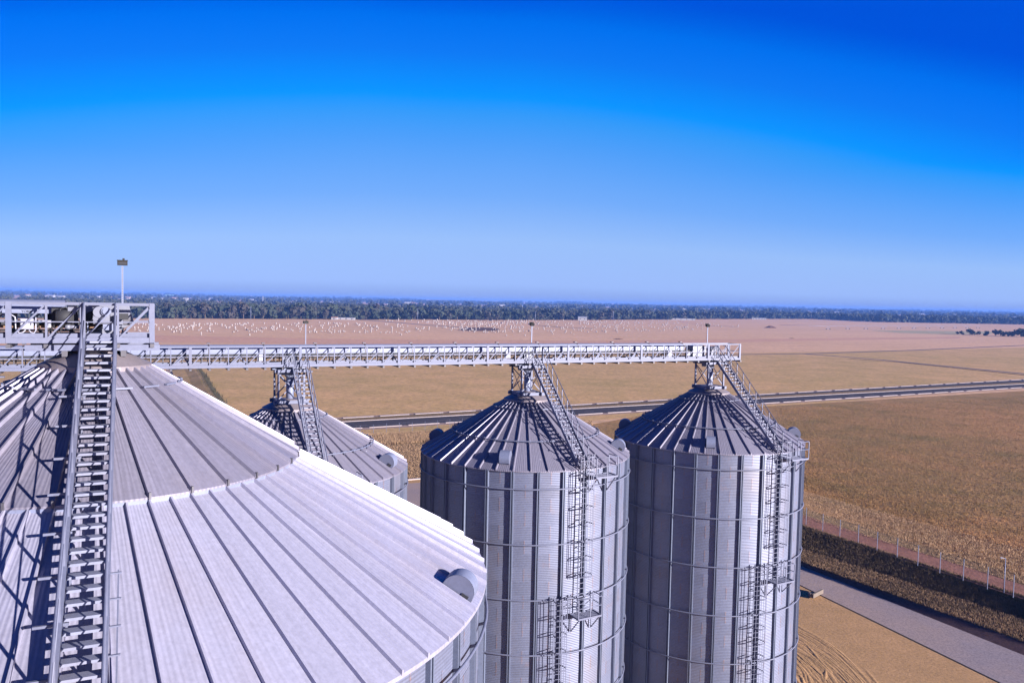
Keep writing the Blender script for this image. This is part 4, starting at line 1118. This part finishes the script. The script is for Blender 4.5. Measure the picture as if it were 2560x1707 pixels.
for a in (0, 2.1, 4.2): tkm.tube([(0, 0, 3.4), (1.6 * math.cos(a), 1.6 * math.sin(a), 6.2), (3.0 * math.cos(a), 3.0 * math.sin(a), 8.6)], .16, 4)
tk = tkm.mesh('trunk', M_BARK)
bx = [-200, 385, 800, 1300, 1500, 1900, 2060, 2200, 2560, 2800]; by = [797, 796.5, 798.5, 800.5, 800.5, 797.5, 798, 805.5, 811.5, 814]
rt_ = random.Random(8)
def tree(p, s, v, label, group, name='tree'):
    me, h, br_ = crowns[v]
    o = empty(name, (p.x, p.y, -.06), rt_.uniform(0, 6.28)); o.scale = (s * rt_.uniform(.9, 1.15), s * rt_.uniform(.9, 1.15), s)
    link_mesh('crown', me, o); link_mesh('trunk', tk, o)
    return tag(o, label, 'tree', group)
nfront = 270
for i in range(nfront):
    row = i % 3; t = (i + rt_.uniform(-.6, .6)) / nfront
    x = 330 + t * (2620 - 330); y = float(np.interp(x, bx, by)) - row * rt_.uniform(.5, 1.1) - rt_.uniform(0, .5)
    p = ground_at(x, y); v = rt_.randrange(8); br_ = crowns[v][2]
    s = rt_.choice((.62, .75, .9, 1.0, 1.1, 1.35)) * rt_.uniform(.9, 1.1) * (1.05 if x < 1000 else .95) * (1.15 if row == 2 else 1)
    tree(p, s, v, 'bare brownish tree in the front of the far woods' if br_ else 'dark green rounded tree in the front of the far woods', 'trees in the front of the far woods')
# woods behind, one mass
def woods(name, pts, label):
    Vs = []; Fs = []; o = 0
    protos = []
    for v in range(6):
        V, Fq = crown_arrays(rng, 13, 13, 42, 2.0); protos.append((V, np.array(Fq)))
    for x, y, z, s in pts:
        V, Fq = protos[int(rng.integers(0, 6))]; a = rng.uniform(0, 6.28); c, sn = math.cos(a), math.sin(a)
        Q = V * np.array([s, s, min(s, 2.25 + .5 * math.sin(x * .0031) + .35 * math.sin(x * .0113 + 1) if y > 6800 else 1.8)]); Q = np.stack([Q[:, 0] * c - Q[:, 1] * sn + x, Q[:, 0] * sn + Q[:, 1] * c + y, Q[:, 2] + z], 1)
        Vs.append(Q); Fs.append(Fq + o); o += len(Q)
    return tag(bulk(name, np.concatenate(Vs), np.concatenate(Fs), M_WOOD), label, 'woods', kind='stuff')
P = []
for i in range(3600):
    x = rt_.uniform(-150, 2650); y0 = float(np.interp(x, bx, by)); d0 = ground_at(x, y0).y
    lim = 2300 if x < 900 else (2200 if x < 1500 else 2500)
    d = d0 + 12 + (lim - d0) * rt_.random() ** 1.5
    q = Vector(((x - 1280) / F_PX * d, d, 0)); P.append((q.x, q.y, -.1, rt_.uniform(.75, 1.3)))
woods('woodland', P, 'dense mass of dark trees behind the front row of the far woods')
P = []
for i in range(3600):
    x = rt_.uniform(-200, 2750); d = 2400 + 6800 * rt_.random() ** .9
    if 3000 < d < 3500 and x < 1150 and rt_.random() < .75: continue
    q = ((x - 1280) / F_PX * d, d); big = 1.0 + d / 6500
    P.append((q[0], q[1], -.5, big * rt_.uniform(.7, 1.35) * (1.25 if d > 7500 else 1)))
woods('distant_woodland', P, 'blue hazy band of distant woods below the sky')
# clump of dark bushes at the edge of the far field
for i, (x, y, s) in enumerate(((2393, 836, .35), (2405, 836.5, .5), (2423, 837, .75), (2432, 837, .6), (2447, 838, .5), (2466, 839, .62), (2488, 840, .75), (2502, 840.5, .8), (2514, 841, .6), (2527, 841, .75), (2540, 841.5, .8), (2553, 842, 1.05), (2567, 842.5, 1.0), (2582, 842.5, .9))):
    tree(ground_at(x, y), s * .8, (0, 1, 3, 4, 6, 7)[i % 6], 'dark bushy tree in the low clump at the edge of the irrigated field', 'low dark trees by the irrigated field', 'bushy_tree')
for x, y in ((677, 797), (1225, 802), (1242, 801.5), (1400, 800)):
    tree(ground_at(x, y), .62, R.choice((2, 5)), 'small pale brown tree standing alone before the far woods', 'small lone trees before the far woods', 'small_tree')

# ------------------------------------------------------------------ far buildings
M_TEAL = mat_plain('teal_roof', (.25, .42, .42), .5); M_BWALL = mat_plain('white_render', (.26, .25, .26), .8); M_TILE = mat_plain('brown_tiles', (.30, .17, .13), .8); M_TIN = mat_plain('pale_tin_roof', (.26, .26, .30), .5)
def building(x, y, w, h, dep, roofmat, label, group=None, name='building', gable=True, z=-.1):
    p = ground_at(x, y, z); o = empty(name, p, R.uniform(-.15, .15))
    MB().box((0, 0, h / 2), (w, dep, h)).build('wall', M_BWALL, o)
    rf = MB()
    if gable: rf.prism([(-dep / 2 - .4, h), (dep / 2 + .4, h), (0, h + dep * .2)], -w / 2 - .3, w / 2 + .3); rf.v = [(yy, xx, zz_) for xx, yy, zz_ in rf.v]
    else: rf.box((0, 0, h + .12), (w + .6, dep + .6, .24))
    ro = rf.build('roof', roofmat, o); fix_normals(ro.data)
    wm = MB().box((0, -dep / 2 - .02, h * .55), (1.6, .06, 1.3)).mesh('window', M_BLACK)
    nw = max(1, min(6, int(w / 6)))
    for k in range(nw): link_mesh('window', wm, o, loc=(-w / 2 + w * (k + .5) / nw, 0, 0))
    return tag(o, label, 'building', group)
building(426, 745.2, 62, 14, 40, M_TEAL, 'large hall with a pale teal roof among the distant trees')
building(1695, 799.5, 62, 2.6, 6, M_TIN, 'long low white shed at the foot of the far woods behind the third silo', gable=False)
building(1897, 798.5, 30, 3.0, 6, M_WHITE, 'low white shed beside the far woods, right of the long shed', gable=False)
building(866, 799.2, 22, 2.4, 5, M_WHITE, 'low white wall-like shed at the woods edge behind the conveyor', gable=False)
building(836, 799.0, 7, 2.6, 5, M_TILE, 'small red roofed hut at the end of a white shed by the far woods')
building(1540, 797.5, 14, 5, 9, M_TIN, 'white house with pale roof at the edge of the far woods')
for x, y, w in ((425, 768, 10), (457, 771, 9), (487, 773, 8), (345, 781, 10), (1690, 797, 18), (1740, 797, 12), (1456, 801, 14), (2010, 783, 24), (2035, 782, 30), (1975, 783.5, 18)):
    building(x, y, w, 4.5, 9, R.choice((M_TIN, M_TIN, M_TILE)), 'pale house showing between the trees of the far woods', 'pale houses in the far woods', 'house')
bt = random.Random(21)
for i in range(60):
    x = bt.uniform(0, 2560)
    if x < 1200: d = bt.uniform(2900, 3700)
    else: d = bt.uniform(2500, 3600)
    px_y = 752.1 + .0214 * (x - 1280) + CAM_H / d * F_PX
    building(x, px_y, bt.uniform(12, 42), bt.uniform(4, 12), bt.uniform(10, 20), bt.choice((M_TIN, M_TIN, M_BWALL, M_TILE)), 'small pale building of the distant town among hazy trees', 'buildings of the distant town', 'town_building')
def mast(x, yt, yb, d, label):
    p = Vector(((x - 1280) / F_PX * d, d, 0)); h = (yb - yt) / F_PX * d
    o = empty('radio_mast', p); m_ = MB()
    for k in range(8):
        pass
    for s1, s2 in ((-1, -1), (1, -1), (0, 1)): m_.bar((s1 * 1.2, s2 * 1.2, 0), (s1 * .3, s2 * .3, h), .35, .35)
    m_.build('mast_leg', M_WHITE, o)
    for k in range(5): MB().box((0, 0, h * (k + .5) / 5.5), (1.6 - .2 * k, 1.6 - .2 * k, .3)).build('mast_ring', M_TILE, o)
    tag(o, label, 'mast')
mast(656, 736, 757, 2600, 'thin red and white lattice mast among the distant trees')

# ------------------------------------------------------------------ grass blades and scrub (nobody could count them)
def tufts(name, N_, sample, hgt, wid, mat, label, blades=3):
    V = np.zeros((N_ * blades, 3, 3), np.float32)
    for i in range(N_):
        p = sample()
        for b in range(blades):
            a = rng.uniform(0, 6.28); h = hgt * rng.uniform(.5, 1.3); w = wid * rng.uniform(.6, 1.3); l = h * rng.uniform(-.5, .5)
            o = rng.normal(size=2) * wid * .8
            x, y, z = p[0] + o[0], p[1] + o[1], p[2]
            c, s_ = math.cos(a), math.sin(a)
            V[i * blades + b] = ((x - c * w, y - s_ * w, z - .02), (x + c * w, y + s_ * w, z - .02), (x - s_ * l, y + c * l, z + h))
    V = V.reshape(-1, 3); Fq = np.arange(len(V), dtype=np.int32).reshape(-1, 3)
    return tag(bulk(name, V, Fq, mat), label, 'grass', kind='stuff')
def quad_sampler(pxq, z, power=1.0):
    Q = [ground_at(x, y, z if not isinstance(z, (list, tuple)) else z[i]) for i, (x, y) in enumerate(pxq)]
    def f():
        u, v = rng.random(), rng.random() ** power
        a = Q[0].lerp(Q[1], u); b = Q[3].lerp(Q[2], u); return a.lerp(b, v)
    return f
tufts('field_grass', 60000, quad_sampler([(2000, 1232), (2620, 1394), (2720, 985), (1940, 1020)], 0.0, 1.3), .15, .030, M_TUFT, 'dry olive grass tufts covering the near field right of the silos')
tufts('verge_grass', 16000, quad_sampler([(1990, 1400), (2620, 1625), (2620, 1560), (1990, 1364)], [.45, .45, .5, .5]), .20, .028, M_VBLADE, 'brown grass tufts on the verge above the concrete road')
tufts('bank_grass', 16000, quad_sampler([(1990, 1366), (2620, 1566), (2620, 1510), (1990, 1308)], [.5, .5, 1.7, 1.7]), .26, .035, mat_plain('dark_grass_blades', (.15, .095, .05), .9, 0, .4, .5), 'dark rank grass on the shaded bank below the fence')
tufts('path_edge_grass', 14000, quad_sampler([(1996, 1290), (2620, 1480), (2620, 1388), (1996, 1226)], [1.6, 1.6, .1, .1]), .18, .028, M_STRAW, 'pale dry grass along the outer edge of the red path')
def path_sampler(P_, wid):
    def f():
        t_ = rng.random() * (len(P_) - 1.001); i_ = int(t_); q = P_[i_].lerp(P_[i_ + 1], t_ - i_); return Vector((q.x + rng.normal() * wid, q.y + rng.normal() * wid, 0))
    return f
tufts('ditch_shade_reeds', 5000, path_sampler(dpts, .55), 1.15, .10, mat_plain('shade_toned_reeds', (.045, .038, .022), .9, 0, .4, .5), 'dark rank growth along the ditch beside the left hand road, also standing for its shade')  # ditch growth, coloured extra dark to stand for the ditch's shade as well
tufts('tall_grass', 22000, quad_sampler([(880, 1118), (1480, 1075), (1480, 1056), (880, 1092)], 0.0), .65, .035, M_STRAW, 'tall orange grass between the wire fence and the silos')
tufts('scrub_grass', 14000, quad_sampler([(880, 1205), (1140, 1190), (1140, 1105), (880, 1118)], 0.0), .20, .035, M_STRAW, 'short brown scrub grass between two of the silos')

# ------------------------------------------------------------------ air
hz = MB(); hz.box((0, 18000, 14), (50000, 41000, 44))
HZ_TOP = CAM_H + 14
hz = MB(); hz.box((0, 4900, (HZ_TOP - 1.2) / 2), (16000, 10400, HZ_TOP + 1.2))
hm = bpy.data.materials.new('haze'); hm.use_nodes = True; t = hm.node_tree; t.nodes.clear()
ho = N(t, 'ShaderNodeOutputMaterial'); pv = N(t, 'ShaderNodeVolumePrincipled')
pv.inputs['Color'].default_value = (.15, .32, .85, 1); pv.inputs['Density'].default_value = 1.35e-4; pv.inputs['Anisotropy'].default_value = 0.0
t.links.new(pv.outputs[0], ho.inputs['Volume'])
ho_ = hz.build('haze', hm); tag(ho_, kind='stuff')
